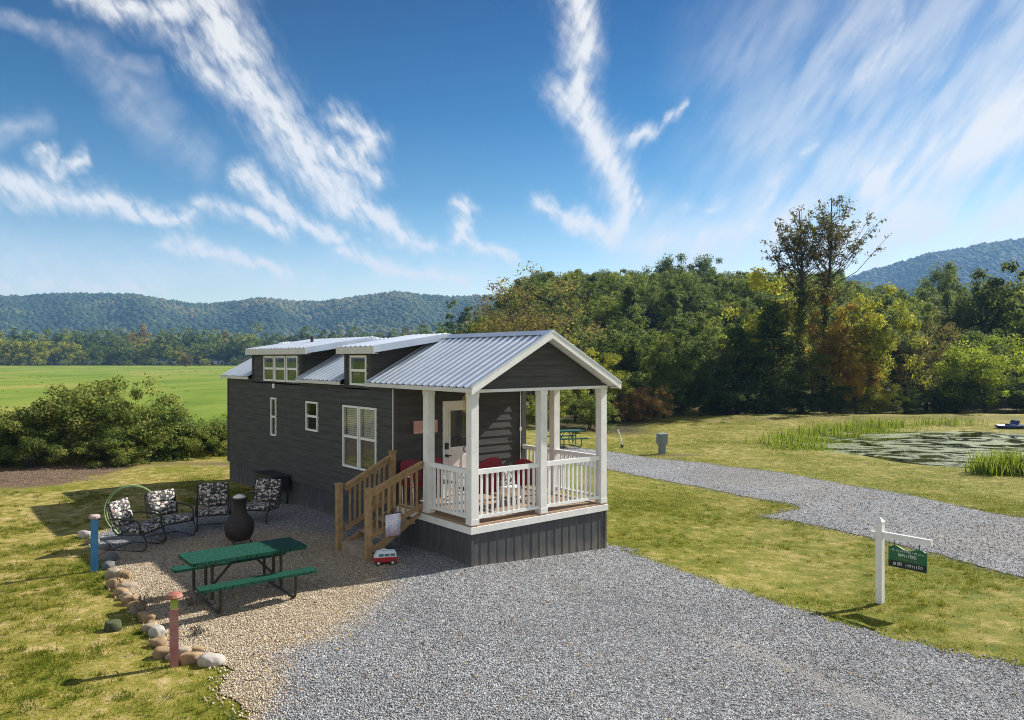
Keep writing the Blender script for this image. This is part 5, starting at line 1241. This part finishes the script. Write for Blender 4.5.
# ------------------------------------------------------------------ haze, sky, sun, camera
HAZE = True
if HAZE:
    m = bpy.data.materials.new('air_haze'); m.use_nodes = True; t = NT(m.node_tree); t.n.remove(t.n['Principled BSDF'])
    v = t.add('ShaderNodeVolumePrincipled', {'Color': (.28, .56, 1., 1), 'Density': .00023, 'Anisotropy': .1}); t.l.new(v.outputs[0], t.n['Material Output'].inputs['Volume'])
    b = MB(); b.box(-2600, -60, -12, 2600, 2500, 330); o = b.build('haze', m); o['kind'] = 'stuff'; tag(o, 'thin blue air haze over the fields and distant hills', 'haze')
SUN_AZ, SUN_EL = R(60), R(37.5)
w = bpy.data.worlds.new('World'); S.world = w; w.use_nodes = True
t = NT(w.node_tree); bg = t.n['Background']
sky = t.add('ShaderNodeTexSky', sky_type='NISHITA', sun_disc=False, sun_elevation=SUN_EL, sun_rotation=SUN_AZ, altitude=300, air_density=1.0, dust_density=.5, ozone_density=2.5)
def deg(px, py):
    a = math.atan((px - 512) / F); e = math.atan((HOR - py) / F * math.cos(a)); return math.degrees(a), math.degrees(e)
d = t.add('ShaderNodeTexCoord').outputs['Generated']
sx = t.add('ShaderNodeSeparateXYZ', {0: d})
az = t.m('MULTIPLY', t.m('ARCTAN2', sx.outputs[0], sx.outputs[1]), 180 / math.pi)
el = t.m('MULTIPLY', t.m('ARCSINE', sx.outputs[2]), 180 / math.pi)
P0 = t.add('ShaderNodeCombineXYZ', {0: az, 1: el}).outputs[0]
# domain warp gives the ragged wisps
w1 = t.vm('SUBTRACT', t.noise(P0, .32, 3, .55).outputs['Color'], (.5, .5, .5)); w2 = t.vm('SUBTRACT', t.noise(P0, 1.5, 4, .6).outputs['Color'], (.5, .5, .5))
P = t.vm('ADD', t.vm('ADD', P0, t.vm('SCALE', w1, scale=2.6)), t.vm('SCALE', w2, scale=.5))
def strokes_sum(lst):
    acc = None
    for pts, r, s in lst:
        rs = r if isinstance(r, tuple) else (r, r); n = len(pts) - 1
        for i in range(n):
            a = np.array(deg(*pts[i])); b_ = np.array(deg(*pts[i + 1])); rad = (rs[0] + (rs[1] - rs[0]) * (i + .5) / n) * .075
            ba = b_ - a; L2 = max(float(ba @ ba), 1e-6)
            pa = t.vm('SUBTRACT', P, (a[0], a[1], 0)); h = t.m('MULTIPLY', t.vm('DOT_PRODUCT', pa, (ba[0] / L2, ba[1] / L2, 0), out=1), 1., clamp=True)
            dd = t.vm('LENGTH', t.vm('SUBTRACT', pa, t.vm('SCALE', (ba[0], ba[1], 0), scale=h)), out=1)
            k = t.m('MULTIPLY_ADD', dd, -1 / (rad * 2.25), 1., clamp=True)
            k = t.m('MULTIPLY', k, k)
            k = t.m('MULTIPLY', k, s)
            acc = k if acc is None else t.m('MAXIMUM', acc, k)
    return acc
WISPS = [([(200, -30), (228, 40), (262, 100), (310, 160)], (26, 26), 1.), ([(310, 160), (350, 200), (390, 230), (428, 244)], (22, 7), 1.), ([(196, 60), (240, 100)], 16, .7),
    ([(70, -6), (120, 8), (182, 12)], (12, 15), .9), ([(150, 14), (200, 60)], 14, .5), ([(335, 118), (376, 142), (360, 160)], 13, .85), ([(332, 150), (377, 178)], 11, .85),
    ([(-20, 180), (50, 192), (110, 205), (190, 220)], (18, 8), .95), ([(40, 150), (60, 178), (76, 160)], 8, .8), ([(200, 203), (250, 215), (285, 228)], 9, 1.), ([(248, 178), (290, 212), (340, 236)], (15, 8), 1.),
    ([(165, 240), (225, 258), (292, 272)], (11, 8), 1.), ([(345, 250), (400, 268), (462, 281)], (12, 7), 1.), ([(428, 244), (455, 250)], 6, .5), ([(-20, 278), (60, 286), (160, 290)], (16, 9), .9), ([(150, 262), (165, 262)], 5, .4),
    ([(464, 203), (462, 236), (512, 262)], (11, 7), 1.), ([(575, -20), (582, 50), (575, 100), (596, 130)], (20, 18), .95), ([(596, 130), (616, 170), (622, 205), (612, 240)], (20, 18), .95), ([(556, 92), (592, 135)], 15, .75),
    ([(538, 205), (575, 217), (612, 240)], (8, 14), .9), ([(618, 150), (650, 130), (684, 108)], (13, 5), .7), ([(628, 170), (640, 208)], 9, .7), ([(612, 240), (660, 250)], 14, .6),
    ([(650, 245), (720, 235), (775, 225)], (17, 20), .75), ([(686, 208), (722, 210)], 8, .6), ([(757, 212), (780, 175), (815, 145)], (9, 5), .6), ([(872, 182), (890, 200), (908, 216)], 22, .75), ([(905, -10), (885, 50), (852, 100)], 12, .5)]
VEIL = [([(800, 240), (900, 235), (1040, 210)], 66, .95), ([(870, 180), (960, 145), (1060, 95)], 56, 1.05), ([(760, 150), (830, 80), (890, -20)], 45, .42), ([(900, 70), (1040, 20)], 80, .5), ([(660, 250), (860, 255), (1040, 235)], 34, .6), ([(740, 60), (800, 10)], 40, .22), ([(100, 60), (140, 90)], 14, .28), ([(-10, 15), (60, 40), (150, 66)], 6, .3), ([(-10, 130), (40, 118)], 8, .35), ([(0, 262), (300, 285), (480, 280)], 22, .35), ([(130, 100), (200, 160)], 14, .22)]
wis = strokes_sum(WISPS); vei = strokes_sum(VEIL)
# streaky breakup, running down-right on the left half and up-right on the right half
PS = t.vm('ADD', P0, t.vm('SCALE', t.vm('SUBTRACT', P, P0), scale=.22))
def streak(ang, sc, st):
    c, s_ = math.cos(R(ang)), math.sin(R(ang)); u = t.vm('DOT_PRODUCT', P0, (c, s_, 0), out=1); v = t.vm('DOT_PRODUCT', PS, (-s_, c, 0), out=1)
    return t.noise(t.add('ShaderNodeCombineXYZ', {0: t.m('MULTIPLY', u, st), 1: v}).outputs[0], sc, 5, .55).outputs[0]
mixaz = t.mr(az, -1., 9.)
s1 = streak(-44, 1.15, .30); s2 = streak(54, 1.0, .22)
stk = t.m('ADD', t.m('MULTIPLY', s1, t.m('SUBTRACT', 1., mixaz)), t.m('MULTIPLY', s2, mixaz))
f1 = streak(-60, 2.0, .32); f2 = streak(66, 1.7, .30); fine = t.m('ADD', t.m('MULTIPLY', f1, t.m('SUBTRACT', 1., mixaz)), t.m('MULTIPLY', f2, mixaz))
tex = t.m('ADD', t.m('MULTIPLY', stk, .62), t.m('MULTIPLY', fine, .38)); vtx = t.m('ADD', t.m('MULTIPLY', streak(50, .42, .25), .7), t.m('MULTIPLY', stk, .3))
wd = t.m('MULTIPLY', t.m('POWER', wis, 1.0), t.mr(tex, .28, .64, .5, 1.35))
wd = t.mr(t.m('ADD', wd, t.m('MULTIPLY_ADD', fine, .22, -.11)), .0, 1.02)
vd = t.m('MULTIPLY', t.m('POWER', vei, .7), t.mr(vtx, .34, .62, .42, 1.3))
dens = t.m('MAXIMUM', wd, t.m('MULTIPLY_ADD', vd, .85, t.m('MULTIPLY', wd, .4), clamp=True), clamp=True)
aa = t.m('ABSOLUTE', az)   # unseen white cloud added behind the viewer and overhead to brighten shaded sides
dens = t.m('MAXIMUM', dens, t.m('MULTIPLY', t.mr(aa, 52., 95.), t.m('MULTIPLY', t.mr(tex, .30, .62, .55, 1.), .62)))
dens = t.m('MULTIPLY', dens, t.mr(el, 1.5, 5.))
SKS = .060
hs = t.add('ShaderNodeHueSaturation', {'Saturation': 1.0, 'Value': 1.0, 'Color': t.add('ShaderNodeGamma', {0: sky.outputs[0], 1: 1.3}).outputs[0]}).outputs[0]
grade = t.ramp(t.m('MULTIPLY', el, 1 / 90), [(0, (1.2, 1.02, .76)), (.066, (1.05, .93, .74)), (.13, (.38, .56, .56)), (.195, (.10, .37, .47)), (.28, (.02, .22, .36)), (.6, (.08, .30, .44))])
hs = t.vm('MULTIPLY', hs, grade)
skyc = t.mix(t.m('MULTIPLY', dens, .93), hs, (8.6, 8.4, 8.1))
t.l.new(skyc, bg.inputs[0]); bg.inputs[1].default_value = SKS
sun = bpy.data.lights.new('sun', 'SUN'); sun.energy = 5.0; sun.angle = R(.53); sun.color = (1, .945, .86)
so = bpy.data.objects.new('sun', sun); COL.objects.link(so)
dirv = Vector((math.sin(SUN_AZ) * math.cos(SUN_EL), math.cos(SUN_AZ) * math.cos(SUN_EL), math.sin(SUN_EL)))
so.rotation_euler = dirv.to_track_quat('Z', 'Y').to_euler(); so.location = (60, 40, 60)
cam = bpy.data.cameras.new('camera'); co = bpy.data.objects.new('camera', cam); COL.objects.link(co); S.camera = co
co.location = (0, 0, CAM_H); co.rotation_euler = (R(90), 0, 0); cam.sensor_width = 36; cam.lens = F * 36 / 1024; cam.shift_y = -(360 - HOR) / 1024
cam.clip_end = 30000; cam.clip_start = .1
S.view_settings.view_transform = 'Standard'; S.view_settings.look = 'None'; S.view_settings.exposure = .95; S.view_settings.gamma = 1
S.cycles.use_denoising = True; S.cycles.denoising_prefilter = 'NONE'; S.cycles.denoising_input_passes = 'RGB_ALBEDO_NORMAL'; S.cycles.sample_clamp_indirect = 6; S.cycles.use_adaptive_sampling = False; S.cycles.filter_width = 1.05; S.cycles.max_bounces = 8; S.cycles.transparent_max_bounces = 8; S.cycles.volume_bounces = 0
